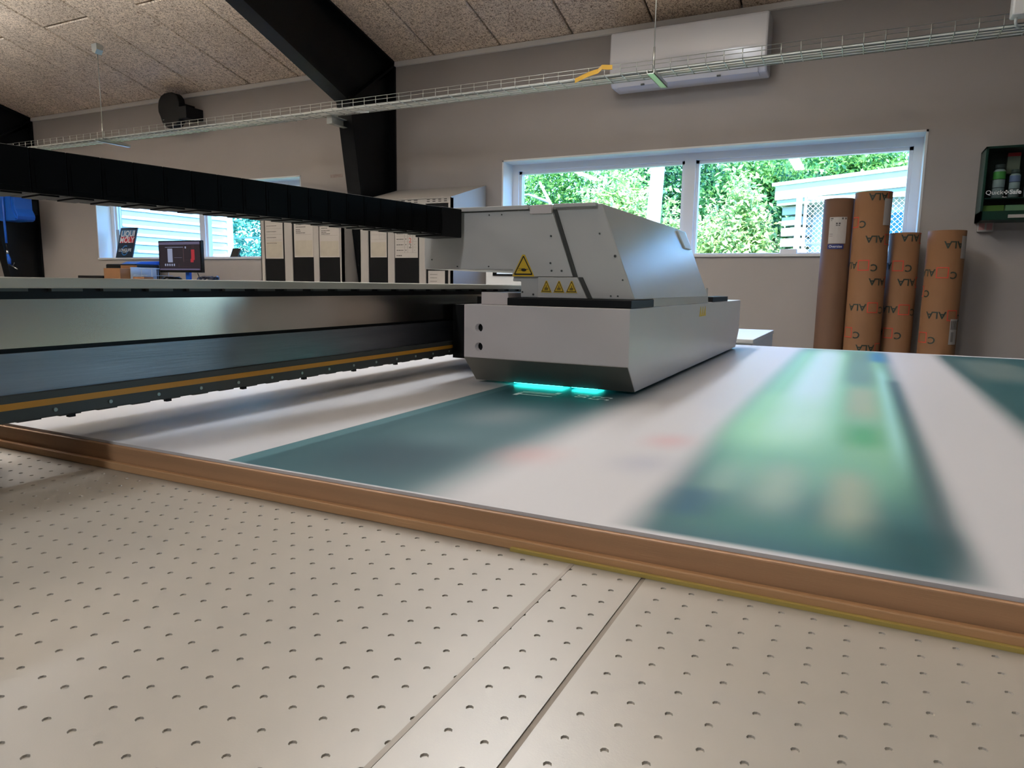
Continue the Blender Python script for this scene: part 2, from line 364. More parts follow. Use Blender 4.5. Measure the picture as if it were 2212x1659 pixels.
# ------------------------------------------------------------------ unseen lamps added to light the hall, upward beams brighten the ceiling
M['lampw'] = mat('added_lamp_housing', '#e8e8e8', .4)
M['lampe'] = mat('added_lamp_diffuser', '#ffffff', .5, emit='#ffe6d0', estr=2.5)
def added_luminaire(x, y, z, label, L=1.5, p=1.0, up=2.0):
    r = thing('added_lamp', (x, y, z), label, 'lamp', 'unseen lamps added to light the hall')
    MB().box(x-.09, x+.09, y-L/2, y+L/2, z, z+.05, .006).build('housing', M['lampw'], r)  # housing of the added unseen lamp
    MB().box(x-.08, x+.08, y-L/2+.01, y+L/2-.01, z-.006, z).box(x-.06, x+.06, y-L/2+.03, y+L/2-.03, z+.05, z+.056).build('added_diffuser', M['lampe'], r)
    for dy in (-L/2+.2, L/2-.2):
        MB().tube([(x, y+dy, z+.056), (x, y+dy, ceil_z(y+dy))], .003, 6).build('added_lamp_wire', M['galv'], r)
    for w, dz, rx in ((p, -.012, 0), (up, .062, PI)):
        ld = bpy.data.lights.new('lamp_light', 'AREA'); ld.shape = 'RECTANGLE'; ld.size = .16; ld.size_y = L; ld.energy = LAMP_W*w; ld.color = LAMP_COL
        lo = bpy.data.objects.new('lamp_light', ld); C.objects.link(lo); lo.parent = r; lo.location = (0, 0, dz); lo.rotation_euler = (rx, 0, 0)
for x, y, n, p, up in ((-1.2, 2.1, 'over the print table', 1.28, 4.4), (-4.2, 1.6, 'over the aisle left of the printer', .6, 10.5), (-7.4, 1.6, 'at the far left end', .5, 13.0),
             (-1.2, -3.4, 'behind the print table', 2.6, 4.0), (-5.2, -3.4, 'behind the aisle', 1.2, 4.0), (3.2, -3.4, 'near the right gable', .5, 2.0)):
    added_luminaire(x, y, 2.95 if y > 0 else 3.35, 'added unseen linear lamp '+n, p=p, up=up)

# ------------------------------------------------------------------ print bed
BZ = .89
bed = thing('print_table', (-.3, 1.15, 0), 'pale flatbed print table perforated with small vacuum holes', 'print table')
def perforated(x0, x1, y0, y1, hx, hy):
    """plate top with real round holes (recessed cells) on a grid"""
    mb = MB(); px, py = .0195, .0205; r = .0021; n = 8; dep = .0009
    ks = [k for k in range(-200, 200) if x0+px/2 <= hx+k*px <= x1-px/2]; js = [j for j in range(-100, 100) if y0+py/2 <= hy+j*py <= y1-py/2]
    gx0, gx1 = hx+ks[0]*px-px/2, hx+ks[-1]*px+px/2; gy0, gy1 = hy+js[0]*py-py/2, hy+js[-1]*py+py/2
    mb.box(x0, x1, y0, y1, BZ-.02, BZ-.0045)
    z = BZ
    for a, b, c_, d in ((x0, gx0, y0, y1), (gx1, x1, y0, y1), (gx0, gx1, y0, gy0), (gx0, gx1, gy1, y1)):
        if b-a > 1e-5 and d-c_ > 1e-5: mb.quad((a, c_, z), (b, c_, z), (b, d, z), (a, d, z))
    for a, b in (((x0, y0), (x1, y0)), ((x1, y0), (x1, y1)), ((x1, y1), (x0, y1)), ((x0, y1), (x0, y0))):
        mb.quad((a[0], a[1], z-.02), (b[0], b[1], z-.02), (b[0], b[1], z), (a[0], a[1], z))
    fs = []
    for i in range(8):
        fs.append((i, (i+1) % 8, 8+(i+1) % 8, 8+i)); fs.append((8+i, 8+(i+1) % 8, 16+(i+1) % 8, 16+i))
    fs.append(tuple(range(16, 24)))
    sq = [(.5, 0), (.5, .5), (0, .5), (-.5, .5), (-.5, 0), (-.5, -.5), (0, -.5), (.5, -.5)]
    for k in ks:
        for j in js:
            cx, cy = hx+k*px, hy+j*py
            vs = [(cx+s[0]*px, cy+s[1]*py, z) for s in sq]
            vs += [(cx+r*math.cos(i*PI/4), cy+r*math.sin(i*PI/4), z) for i in range(8)]
            vs += [(cx+r*.8*math.cos(i*PI/4), cy+r*.8*math.sin(i*PI/4), z-dep) for i in range(8)]
            mb.add(vs, fs)
    return mb
M['bedtop'] = M['bed']
perforated(-1.45, -.1277, .03, .53, -.2184, .2206).build('perforated_plate', M['bed'], bed)
perforated(-.1243, .95, .03, .53, -.0111, .2206).build('perforated_plate', M['bed'], bed)
MB().box(-1.45, -.1277, .53, 2.36, BZ-.02, BZ).box(-.1243, .95, .53, 2.36, BZ-.02, BZ).build('rear_plate', M['bed'], bed)
MB().box(-.1277, -.1243, .03, 2.36, BZ-.02, BZ-.0007).build('seam', M['bedgroove'], bed)
# shallow scribed line in the left plate
MB().prism([(-.1765, .03), (-.1735, .03), (-.1805, .53), (-.1835, .53)], BZ, BZ+.00025, 'z').build('scribed_line', mat('scribe', '#8e867b', .5), bed)
MB().box(-1.5, 1.0, 0, 2.4, .62, BZ-.02, .01).build('table_body', M['beige'], bed)
for x in (-1.4, .8):
    for y in (.12, 2.15): MB().box(x, x+.12, y, y+.12, 0, .62).build('leg', M['beige'], bed)

# MDF board with white sheet
ZB = .9156
board = thing('mdf_board', (-.25, 1.42, BZ), 'brown wooden board lying under the white printed sheet', 'board')
MB().box(-1.42, .93, .488, 2.36, BZ, ZB, .0012).build('board_core', M['mdf'], board)
strip_o = MB().box(-1.42, .93, .4815, .4878, BZ, BZ+.0085, .001).build('mdf_strip', M['mdfl'], None, at=(-.25, .485, BZ))
tag(strip_o, 'light brown wooden strip along the foot of the board', 'strip')
tp = MB().box(-.235, .93, .4775, .4812, BZ, BZ+.0028).build('yellow_strip', M['yellowtape'], None, at=(.3, .479, BZ))
tag(tp, 'yellow tape strip between wooden board edge and perforated table', 'tape')

def sheet_mat():
    m = bpy.data.materials.new('printed_sheet'); m.use_nodes = True; nt = m.node_tree; b = nt.nodes['Principled BSDF']
    b.inputs['Roughness'].default_value = .42; b.inputs['Specular IOR Level'].default_value = .32
    tc = nt.nodes.new('ShaderNodeTexCoord'); sx = nt.nodes.new('ShaderNodeSeparateXYZ'); nt.links.new(tc.outputs['Object'], sx.inputs[0])
    X, Y = sx.outputs[0], sx.outputs[1]
    def ss(src, e0, e1):
        r = nt.nodes.new('ShaderNodeMapRange'); r.interpolation_type = 'SMOOTHSTEP'
        r.inputs['From Min'].default_value = e0; r.inputs['From Max'].default_value = e1
        if e0 > e1:
            r.inputs['From Min'].default_value = e1; r.inputs['From Max'].default_value = e0; r.inputs['To Min'].default_value = 1; r.inputs['To Max'].default_value = 0
        nt.links.new(src, r.inputs['Value']); return r.outputs[0]
    def mul(a, c):
        n = nt.nodes.new('ShaderNodeMath'); n.operation = 'MULTIPLY'
        nt.links.new(a, n.inputs[0])
        if isinstance(c, (int, float)): n.inputs[1].default_value = c
        else: nt.links.new(c, n.inputs[1])
        return n.outputs[0]
    col = None
    def lay(mask, hexc):
        nonlocal col
        mx = nt.nodes.new('ShaderNodeMix'); mx.data_type = 'RGBA'
        nt.links.new(mask, mx.inputs['Factor'])
        if col is None: mx.inputs['A'].default_value = (*lin('#c4c3c6'), 1)
        else: nt.links.new(col, mx.inputs['A'])
        mx.inputs['B'].default_value = (*lin(hexc), 1); col = mx.outputs['Result']
    def rect(x0, x1, y0, y1, w, hexc, a=1.0, wy=None, wr=None, wy1=None):
        wy = wy or w; wr = wr or w; wy1 = wy1 or wy
        k = mul(mul(ss(X, x0-w, x0+w), ss(X, x1+wr, x1-wr)), mul(ss(Y, y0-wy, y0+wy), ss(Y, y1+wy1, y1-wy1)))
        lay(mul(k, a) if a != 1 else k, hexc)
    # sharp pale border, then the soft teal field of the left print
    rect(-.567, -.335, .496, 2.2, .0006, '#466f78', wr=.055, wy=.002)
    rect(-.546, -.335, .496, 2.2, .004, '#2a525c', wr=.055, wy=.002)
    rect(-.50, -.37, .53, .66, .05, '#0f3947', .9)
    rect(-.47, -.40, .80, .92, .05, '#6d7a80', .65)
    rect(-.53, -.36, .96, 1.2, .05, '#15424c', .8)
    rect(-.47, -.40, .66, .74, .045, '#48666f', .6)
    rect(-.33, -.285, .64, .70, .04, '#cf9290', .55, wy=.05)
    # middle print
    rect(-.145, .078, .500, 2.33, .024, '#2a5560', wy=.006)
    rect(-.125, .06, .52, .60, .035, '#3f6f69', .8)
    rect(-.12, .058, .66, 2.3, .03, '#74a890', .8, wy=.10)
    rect(-.145, .058, .84, 2.3, .028, '#8cc8a2', .95, wy=.20)
    rect(-.13, -.05, .86, 1.3, .03, '#9bd3a8', .8, wy=.08)
    rect(-.095, -.03, .92, 2.2, .025, '#b9e3d3', .95, wy=.14)
    rect(-.095, -.04, 1.25, 2.3, .022, '#c9e6ee', .9, wy=.15)
    rect(-.008, .042, .84, 2.2, .014, '#7ba884', .8, wy=.12)
    rect(-.004, .038, .90, 1.04, .02, '#4f9a63', .95, wy=.05)
    rect(-.005, .037, 1.12, 1.45, .018, '#a3ab8b', .75, wy=.08)
    rect(-.015, .04, 1.50, 2.3, .018, '#67877a', .85, wy=.10)
    rect(.035, .075, 2.0, 2.3, .02, '#2f6c9a', .9, wy=.08)
    rect(.046, .062, .85, 1.8, .010, '#9ed4cc', .85, wy=.15)
    rect(-.12, -.085, .62, .74, .02, '#8faaa0', .6, wy=.05)
    rect(-.075, -.035, .60, .76, .02, '#9cb0a0', .75, wy=.06)
    rect(-.012, .022, .575, .76, .018, '#a0aa96', .8, wy=.05)
    rect(.064, .080, .52, 1.6, .014, '#173e47', .85, wy=.05)
    rect(-.135, -.10, .55, .63, .02, '#224d66', .8)
    rect(.02, .07, .50, .60, .03, '#1b434a', .8)
    # pink and blue marks on the white between the prints
    rect(-.21, -.172, .785, .845, .03, '#cb9296', .6, wy=.04)
    rect(-.212, -.168, .665, .725, .032, '#9fa2b4', .6, wy=.04)
    # right print
    rect(.205, .425, .500, 2.33, .024, '#2b5055', wy=.006)
    rect(.24, .36, 1.75, 2.2, .03, '#6e7b78', .6, wy=.12)
    nt.links.new(col, b.inputs['Base Color']); return m
sheet = MB().box(-1.42, .93, .4925, 2.36, ZB, ZB+.003).build('printed_sheet', sheet_mat(), None, at=(0, 0, ZB))
tag(sheet, 'large glossy white sheet with teal and green prints on the table', 'printed sheet')
ZS_ = ZB+.003
M['lettering'] = mat('white_lettering', '#d5e6e6', .4)
for t, sz, x, y, k in (('TIL', .098, -.472, 1.035, .45), ('sol', .045, -.405, 1.065, .7), ('53', .05, -.365, 1.055, .8)):
    text(MB(), t, sz, (lambda px, py, x=x, y=y, k=k: (x-py, y+px*k, ZS_+.0003)), 'LEFT').build('print_lettering', M['lettering'], sheet)

# ------------------------------------------------------------------ gantry
GX = -.787
gan = thing('gantry_beam', (-.83, 1.1, .55), 'long printer gantry with brushed metal faces and an orange strip', 'gantry')
MB().box(-.872, GX-.004, -.2, 2.44, .957, 1.078).build('beam_core', M['black'], gan)
MB().box(GX-.004, GX-.001, -.2, 2.44, 1.027, 1.078).build('upper_face', M['alu'], gan)
MB().box(GX-.004, GX, -.2, 2.44, .979, 1.022).build('lower_face', M['alubr'], gan)
MB().box(GX-.012, GX+.004, -.2, 2.44, .950, .979, .001).build('rail', M['rail'], gan)
MB().box(GX+.004, GX+.0046, -.2, 2.44, .9635, .9705).build('orange_strip', M['orange'], gan)
MB().box(-.900, GX+.008, -.22, 2.46, 1.0895, 1.1010, .0015).build('top_plate', M['beige'], gan)
MB().box(-.872, GX-.002, -.2, 2.44, 1.078, 1.0895).build('recess', M['black'], gan)
MB().box(-1.10, -.878, -.2, .44, .897, 1.075, .004).build('light_blocker', M['black'], gan)  # unseen box added to keep lamp light off the near-left bed
lo = None
for k in range(42):
    y = -.18+k*.0635
    y = .455+(k-10)*.0635
    if y > 2.4: break
    if lo is None: lo = MB().cyl((GX+.004, y, .9575), .0022, .0012, 'x', 12).build('bolt', M['bolt'], gan); by = y
    else: copy_obj(lo, gan, (0, y-by, 0))
lo = None
for k in range(22):
    y = .474+(k-5)*.1235
    if y > 2.4: break
    if lo is None: lo = MB().box(GX-.003, GX+.003, y-.0035, y+.0035, .9462, .950).build('stop_pin', M['black'], gan); by = y
    else: copy_obj(lo, gan, (0, y-by, 0))
lo = None
for k in range(60):
    y = -.18+k*.0435
    if y > 2.4: break
    if lo is None: lo = MB().box(GX-.004, GX+.002, y-.012, y+.012, .9488, .950).build('clip', M['rail'], gan); by = y
    else: copy_obj(lo, gan, (0, y-by, 0))
lo = None
for k in range(44):
    y = -.16+k*.058
    if lo is None: lo = MB().box(GX-.002, GX+.004, y-.017, y+.017, 1.0862, 1.0895).build('plate_clip', M['rail'], gan); by = y
    else: copy_obj(lo, gan, (0, y-by, 0))
MB().box(-.872, GX, -.22, -.02, .55, .957).build('end_support', M['beige'], gan)
MB().box(-.872, GX, 2.405, 2.46, .55, .957).build('end_support', M['beige'], gan)

# ------------------------------------------------------------------ carriage with hood
XR, XL, YF, YB = -.3287, -.637, 1.0933, 2.253
car = thing('print_carriage', (-.48, 1.65, .9236), 'white printing carriage with sloped hood and warning triangles over the sheet', 'carriage')
prof = [(YF, 1.065), (YF, .9704), (1.139, .9236), (2.20, .9236), (YB, .974), (YB, 1.065)]
# body with two round holes in the front
body = MB().prism(prof, XL, XR, 'x', .0016).build('carriage_body', M['carriage'], car)
cut = MB().cyl((-.606, YF-.02, 1.0238), .0078, .045, 'y', 24).cyl((-.606, YF-.02, .990), .0078, .045, 'y', 24).build('cutter', M['black'], car)
for ob_ in (body, cut):
    bm_ = bmesh.new(); bm_.from_mesh(ob_.data); bmesh.ops.remove_doubles(bm_, verts=bm_.verts[:], dist=1e-6); bmesh.ops.recalc_face_normals(bm_, faces=bm_.faces[:]); bm_.to_mesh(ob_.data); bm_.free()
md = body.modifiers.new('holes', 'BOOLEAN'); md.object = cut; md.operation = 'DIFFERENCE'; md.solver = 'EXACT'
bpy.context.view_layer.update()
dg = bpy.context.evaluated_depsgraph_get(); nm = bpy.data.meshes.new_from_object(body.evaluated_get(dg))
body.modifiers.clear(); body.data = nm; bpy.data.objects.remove(cut)
for z in (1.0238, .990): MB().cyl((-.606, YF+.012, z), .0077, .002, 'y', 24).build('hole_plug', M['black'], car)
MB().prism([(YF-.0004, .9696), (YF+.0016, .9712), (1.1408, .9252), (1.1388, .9236)], XL+.001, XR-.001, 'x').build('lower_skirt', mat('skirt_grey', '#7d7a72', .4, metal=.4), body)  # darker metallic grey than the carriage body
# black bracket towards the gantry
MB().box(-.776, XL-.0005, 1.285, 1.70, .944, 1.058).build('slide_bracket', M['black'], car)
MB().box(-.70, -.600, 1.255, 1.60, 1.058, 1.0765).build('slide_cap', M['black'], car)
MB().prism([(-.611, 1.0652), (-.5535, 1.0652), (-.5575, 1.0865), (-.611, 1.0872)], 1.110, 1.30, 'y', .001).build('left_block', M['carriage'], car)
# black base bars under the hood
MB().box(-.552, XR+.0002, 1.0965, 1.235, 1.0652, 1.0785, .0012).build('base_bar', M['black'], car)
MB().box(-.552, -.350, 1.235, 1.72, 1.0652, 1.0775).build('base_plate', M['black'], car)
MB().box(-.365, -.3295, 1.80, 2.02, 1.0652, 1.078, .001).build('rear_bar', M['black'], car)
# hood
YH, YHB = 1.123, 1.742
hp = [(-.737, 1.2345), (-.393, 1.236), (-.3305, 1.0788), (-.539, 1.0788), (-.539, 1.107), (-.5555, 1.107), (-.552, 1.1275), (-.737, 1.1275)]
hood = MB().prism(hp, YH, YHB, 'y', .0022).build('hood', M['hood'], car)
MB().prism([(-.737, 1.2285), (-.480, 1.2285), (-.4385, 1.1155), (-.553, 1.1155), (-.5522, 1.1275), (-.737, 1.1275)], YH-.006, YH+.0005, 'y', .001).build('cover_plate', M['hood'], hood)
MB().prism([(-.502, 1.1145), (-.4295, 1.1145), (-.411, 1.0792), (-.502, 1.0792)], YH-.0085, YH+.0005, 'y', .001).build('sticker_plate', M['hood'], hood)
M['seam_shade'] = mat('painted_seam_shade', '#3b3b38', .6)  # dark colour painting the shade along the hood seams
MB().prism([(-.4785, 1.2285), (-.4725, 1.2285), (-.4315, 1.1155), (-.4380, 1.1155)], YH-.003, YH+.0004, 'y').build('shade_strip', M['seam_shade'], hood)
MB().prism([(-.4292, 1.1150), (-.4225, 1.1150), (-.4040, 1.0792), (-.4106, 1.0792)], YH-.004, YH+.0004, 'y').build('shade_strip', M['seam_shade'], hood)
MB().box(-.737, -.5215, YH-.012, YH+.010, 1.2295, 1.2365, .0008).build('top_rim', M['hood'], hood)
MB().box(-.476, -.4005, YH-.009, YH+.010, 1.2310, 1.2370, .0008).build('top_rim', M['hood'], hood)
MB().prism([(-.346, 1.0795), (-.3306, 1.0795), (-.3294, 1.0653), (-.346, 1.0653)], 1.2356, YHB-.002, 'y').build('side_skirt', M['hood'], hood)
MB().box(-.520, -.479, YH-.009, YH+.006, 1.2215, 1.2365, .001).build('top_tab', M['carriage'], hood)
MB().box(-.350, -.336, 1.744, 1.765, 1.066, 1.1).build('rear_tab', M['hood'], hood)
def triangle(xc, zb, w, h, y, big):
    t = MB().prism([(xc-w/2, zb), (xc+w/2, zb), (xc+w*.06, zb+h), (xc-w*.06, zb+h)], y-.0006, y, 'y').build('warning_triangle', M['yellow'], hood, 'yellow warning triangle')
    m = MB(); e = y-.0009
    def ln(x0, z0, x1, z1, th):
        dx, dz = x1-x0, z1-z0; L = math.hypot(dx, dz); nx, nz = -dz/L*th/2, dx/L*th/2
        m.quad((x0-nx, e, z0-nz), (x1-nx, e, z1-nz), (x1+nx, e, z1+nz), (x0+nx, e, z0+nz))
    th = w*.045; k = .80
    x0, x1 = xc-w/2*k, xc+w/2*k; z0, z1 = zb+h*.10, zb+h*.93
    ln(x0, z0, x1, z0, th*1.3); ln(x0, z0, xc, z1, th); ln(x1, z0, xc, z1, th)
    if big:
        m.add([(xc-.002+.0052*math.cos(a*PI/5)+.003, e, zb+h*.30+.0026*math.sin(a*PI/5)) for a in range(10)], [tuple(range(10))])
        ln(xc-.010, zb+h*.36, xc-.001, zb+h*.36, .0006); ln(xc-.010, zb+h*.28, xc-.001, zb+h*.30, .0006); ln(xc+.004, zb+h*.33, xc+.010, zb+h*.34, .0008)
    else:
        for a in range(4): ln(xc-w*.13+a*w*.085, zb+h*.2, xc-w*.1+a*w*.08, zb+h*.42, w*.05)
        ln(xc, zb+h*.42, xc, zb+h*.62, w*.05)
    m.build('pictogram', M['dark'], hood)
triangle(-.531, 1.1155, .0425, .0375, YH-.0062, True)
for xc in (-.4855, -.462, -.439): triangle(xc, 1.0885, .0205, .020, YH-.0087, False)
sc0 = None
for x, z, r in ((-.480, 1.184, .0017), (-.480, 1.1385, .0017), (-.4775, 1.1255, .0017), (-.459, 1.1255, .0017), (-.367, 1.150, .0022), (-.3525, 1.111, .0014), (-.372, 1.0845, .0014), (-.360, 1.0845, .0014), (-.395, 1.187, .0014), (-.535, 1.0885, .0016), (-.514, 1.0845, .0018), (-.60, 1.2225, .0013), (-.575, 1.2225, .0013), (-.72, 1.145, .0013), (-.665, 1.1325, .0013), (-.60, 1.1325, .0013)):
    yy = YH-.006 if x < -.45 and z > 1.114 else YH
    o = MB().cyl((x, yy-.0012, z), r, .0012, 'y', 10).build('screw', M['rail'], hood)
# sticker on the sloped side, ladder of yellow marks on carriage side
nx_, nz_ = .1572, .0625; nl = math.hypot(nx_, nz_); nx_, nz_ = nx_/nl, nz_/nl
def slope(u, y, off=.0006):   # u = 0 top .. 1 bottom
    return (-.393+.0625*u+nx_*off, y, 1.236-.1572*u+nz_*off)
sk = [(.04, 1.635), (.29, 1.655), (.29, 1.722), (.04, 1.705)]
MB().add([slope(u, y, .0003) for u, y in sk]+[slope(u, y, .0035) for u, y in sk], [(3, 2, 1, 0), (4, 5, 6, 7), (0, 1, 5, 4), (1, 2, 6, 5), (2, 3, 7, 6), (3, 0, 4, 7)]).build('label_plate', M['white'], hood)
for k in range(3):
    y = 1.638+k*.026
    MB().prism([(y, 1.0345), (y+.024, 1.0345), (y+.013, 1.0575), (y+.011, 1.0575)], XR, XR+.0006, 'x').build('warning_triangle', M['yellow'], body, 'yellow warning triangle')
# glowing curing lamps at the lower front edge
M['uv'] = mat('uv_lamp', '#39e8d8', .3, emit='#2ff0e0', estr=16.0)
for x0, x1 in ((-.558, -.463), (-.445, -.398)):
    MB().add([(x0, 1.1405, .9234), (x1, 1.1405, .9234), (x1, 1.1425, .9222), (x0, 1.1425, .9222), (x0, 1.185, .9226), (x1, 1.185, .9226), (x0, 1.185, .9234), (x1, 1.185, .9234)],
             [(0, 1, 2, 3), (3, 2, 5, 4), (4, 5, 7, 6), (0, 6, 7, 1), (0, 3, 4, 6), (1, 7, 5, 2)]).build('curing_lamp', M['uv'], body, 'glowing cyan lamp')

# ------------------------------------------------------------------ energy chain
dch = Vector((.175, .985, 0)).normalized(); sdc = Vector((dch.y, -dch.x, 0))
P0 = Vector((-.657, 1.088, 1.187))
ch = thing('energy_chain', P0-dch*1.5, 'black cable drag chain running above the gantry to the hood', 'cable chain')
link = bpy.data.meshes.new('chain_link'); lb = MB()
LL, LW, LH = .0345, .062, .0455
lb.box(-LW/2, LW/2, 0, LL-.0005, 0, LH, .0008)
lb.box(LW/2-.002, LW/2+.0006, .004, LL-.006, .006, LH-.012)
lb.box(-LW/2+.01, LW/2-.004, .008, LL-.008, -.0016, .001)
link = lb.mesh('chain_link'); link.materials.append(M['black_rubber'])
ang = math.atan2(-dch.x, dch.y)
for k in range(58):
    o = bpy.data.objects.new('chain_link', link); C.objects.link(o); o.parent = ch
    p = P0 - dch*(k+1)*LL - sdc*(LW/2); o.location = p-ROOT[ch.name]; o.rotation_euler = (0, 0, ang)
p = P0 - sdc*(LW/2)
e = MB().box(-LW/2-.002, LW/2+.001, -.03, .022, -.004, LH+.001, .001); me = e.mesh('end_bracket'); me.materials.append(M['black'])
o = bpy.data.objects.new('end_bracket', me); C.objects.link(o); o.parent = ch; o.location = p-ROOT[ch.name]; o.rotation_euler = (0, 0, ang)

# white machine cabinet behind the table
cb = thing('machine_cabinet', (-.65, 2.8, 0), 'low white machine cabinet behind the print table', 'cabinet')
MB().box(-1.0, -.315, 2.48, 3.10, .06, .915, .004).build('body', M['white'], cb)
MB().box(-1.003, -.312, 2.475, 3.105, .915, .930, .002).build('top', M['white'], cb)
MB().box(-.95, -.36, 2.53, 3.05, 0, .06).build('plinth', M['black'], cb)

# ------------------------------------------------------------------ lockers
LY = 4.45
def locker(x0, doors, label, vents):
    """doors: list of (xa, xb)"""
    x1 = x0[1]; x0 = x0[0]
    r = thing('locker', ((x0+x1)/2, 4.7, 0), label, 'locker', 'sloping-top metal lockers')
    zt, zb = 1.722, 1.868
    MB().prism([(LY, .08), (4.97, .08), (4.97, zb), (LY, zt)], x0, x0+.008, 'x').build('side_panel', M['locker'], r)
    MB().prism([(LY, .08), (4.97, .08), (4.97, zb), (LY, zt)], x1-.008, x1, 'x').build('side_panel', M['locker'], r)
    MB().prism([(LY-.006, zt), (4.972, zb), (4.972, zb+.006), (LY-.006, zt+.006)], x0-.003, x1+.003, 'x').build('sloping_top', M['locker'], r)
    MB().box(x0+.008, x1-.008, 4.955, 4.97, .08, 1.80).build('back_panel', M['locker'], r)
    f = MB().box(x0, x1, LY, LY+.03, 1.686, zt).box(x0, x1, LY, LY+.03, .08, .13)
    edges = [x0]+[v for d in doors for v in d]+[x1]
    for i in range(0, len(edges), 2): f.box(edges[i], edges[i+1], LY, LY+.03, .13, 1.686)
    f.build('front_frame', M['locker'], r)
    for a, b in doors:
        MB().box(a+.002, b-.002, LY+.006, LY+.024, .134, 1.682, .001).build('door', M['lockerblack'], r)
        if vents:
            w = (b-a)/4
            for i in range(4):
                for z in (1.7135, 1.7005): MB().box(a+w*i+.012, a+w*i+w-.012, LY-.0008, LY, z-.0024, z+.0024).build('vent_slot', M['black'], r)
    for x in (x0+.02, x1-.06):
        for y in (LY+.02, 4.90): MB().box(x, x+.04, y, y+.04, 0, .08).build('foot', M['black'], r)
    return r
locker((-4.585, -3.712), [(-4.545, -4.318), (-4.235, -4.006), (-3.952, -3.735)], 'three-door black and grey locker left of the steel column', False)
locker((-3.537, -2.703), [(-3.456, -3.269), (-3.209, -2.983), (-2.925, -2.728)], 'three-door black and grey locker right of the steel column', True)
# papers on the locker doors
def paper(x0, x1, z0, z1, label, style):
    y = LY+.0055
    r = thing('notice_sheet', ((x0+x1)/2, y, z0), label, 'paper', 'paper notices on the locker doors')
    MB().box(x0, x1, y-.001, y+.0005, z0, z1).build('sheet', M['paper'], r)
    W, H = x1-x0, z1-z0; e = y-.0013
    q = lambda m, a, b, c_, d: m.quad((x0+a*W, e, z0+c_*H), (x0+b*W, e, z0+c_*H), (x0+b*W, e, z0+d*H), (x0+a*W, e, z0+d*H))
    ink = MB()
    rnd = random.Random(int(abs(x0)*1000))
    def words(a, b, z, h):
        x = a
        while x < b:
            w = rnd.uniform(.03, .09); q(ink, x, min(x+w, b), z-h/2, z+h/2); x += w+.012
    if style == 'blocks':
        for k in range(5): words(.08, .62+.1*rnd.random(), .90-.135*k, .014); q(ink, .06, .94, .835-.135*k, .838-.135*k)
    elif style == 'lines':
        for z in (.93, .82, .78, .72, .66, .62, .58): words(.10, rnd.uniform(.3, .75), z, .018)
        q(ink, .08, .92, .54, .543)
    elif style == 'table':
        for k in range(6): q(ink, .05, .95, .14+.155*k, .143+.155*k); 
        for x in (.42, .56, .78): q(ink, x, x+.008, .14, .97)
        for k in range(5): words(.07, .38, .21+.155*k, .022); q(ink, .46, .50, .20+.155*k, .225+.155*k); q(ink, .86, .875, .20+.155*k, .22+.155*k)
        words(.06, .3, .06, .03)
    elif style == 'grid':
        for k in range(4): q(ink, .05, .95, .52+.13*k, .523+.13*k)
        for x in (.05, .55, .945): q(ink, x, x+.006, .52, .95)
    else:
        for k in range(7): words(.12, rnd.uniform(.5, .9), .9-.09*k, .012)
    ink.build('printed_lines', M['ink'], r)
    if style in ('blocks', 'lines', 'grid'):
        pm = MB(); q(pm, .04, .96, .03, .40 if style != 'grid' else .44); pm.build('printed_map', M['paperb'], r)
    if style == 'table':
        red, blk = MB(), MB()
        for t, zz, tg in (('5', .84, red), ('1', .69, blk), ('2', .53, red), ('2', .375, blk)):
            text(tg, t, .05 if t != '1' else .035, lambda a, b, zz=zz: (x0+.67*W+a, e-.0002, z0+(zz-.05)*H+b))
        red.build('red_handwriting', M['inkred'], r); blk.build('black_handwriting', M['ink'], r)
paper(-4.535, -4.338, 1.292, 1.645, 'white notice with five paragraphs on the leftmost locker door', 'blocks')
paper(-4.215, -4.012, 1.303, 1.64, 'notice with a handwritten note on the second locker door from the window', 'lines')
paper(-3.945, -3.742, 1.301, 1.62, 'notice with bold lines and a map on the locker door beside the column', 'lines')
paper(-3.437, -3.283, 1.298, 1.56, 'small gridded notice on the locker door right of the column', 'grid')
paper(-3.205, -2.998, 1.294, 1.56, 'table sheet with red handwritten numbers on a locker door', 'table')
paper(-2.906, -2.760, .92, 1.198, 'small white typed sheet on the rightmost locker door', 'typed')
# white appliance between lockers and window
ap = thing('white_appliance', (-2.30, 4.6, 0), 'white appliance with a dark display beside the lockers', 'appliance')
MB().box(-2.42, -2.06, 4.46, 4.95, 0, 1.20, .006).build('body', M['white'], ap)
MB().box(-2.36, -2.09, 4.452, 4.46, 1.165, 1.198).build('display_bezel', M['blackgloss'], ap)
MB().box(-2.325, -2.11, 4.449, 4.452, 1.178, 1.193).build('display', mat('lit_display', '#d6e2ee', .4, emit='#cfe0f2', estr=.5), ap)

# ------------------------------------------------------------------ AC unit
ac = thing('air_conditioner', (-1.13, 4.9, 2.45), 'long white wall air conditioner under the ceiling', 'air conditioner')
MB().prism([(4.998, 2.452), (4.83, 2.452), (4.785, 2.50), (4.775, 2.60), (4.785, 2.795), (4.83, 2.815), (4.998, 2.815)], -1.65, -.63, 'x', .012).build('casing', M['ac'], ac)
MB().prism([(4.90, 2.4515), (4.815, 2.456), (4.788, 2.487), (4.784, 2.483), (4.812, 2.450), (4.90, 2.446)], -1.60, -.68, 'x').build('louver', M['ac'], ac)
for x in (-1.42, -.92): MB().box(x-.012, x+.012, 4.80, 4.81, 2.446, 2.456).build('louver_clip', M['rail'], ac)

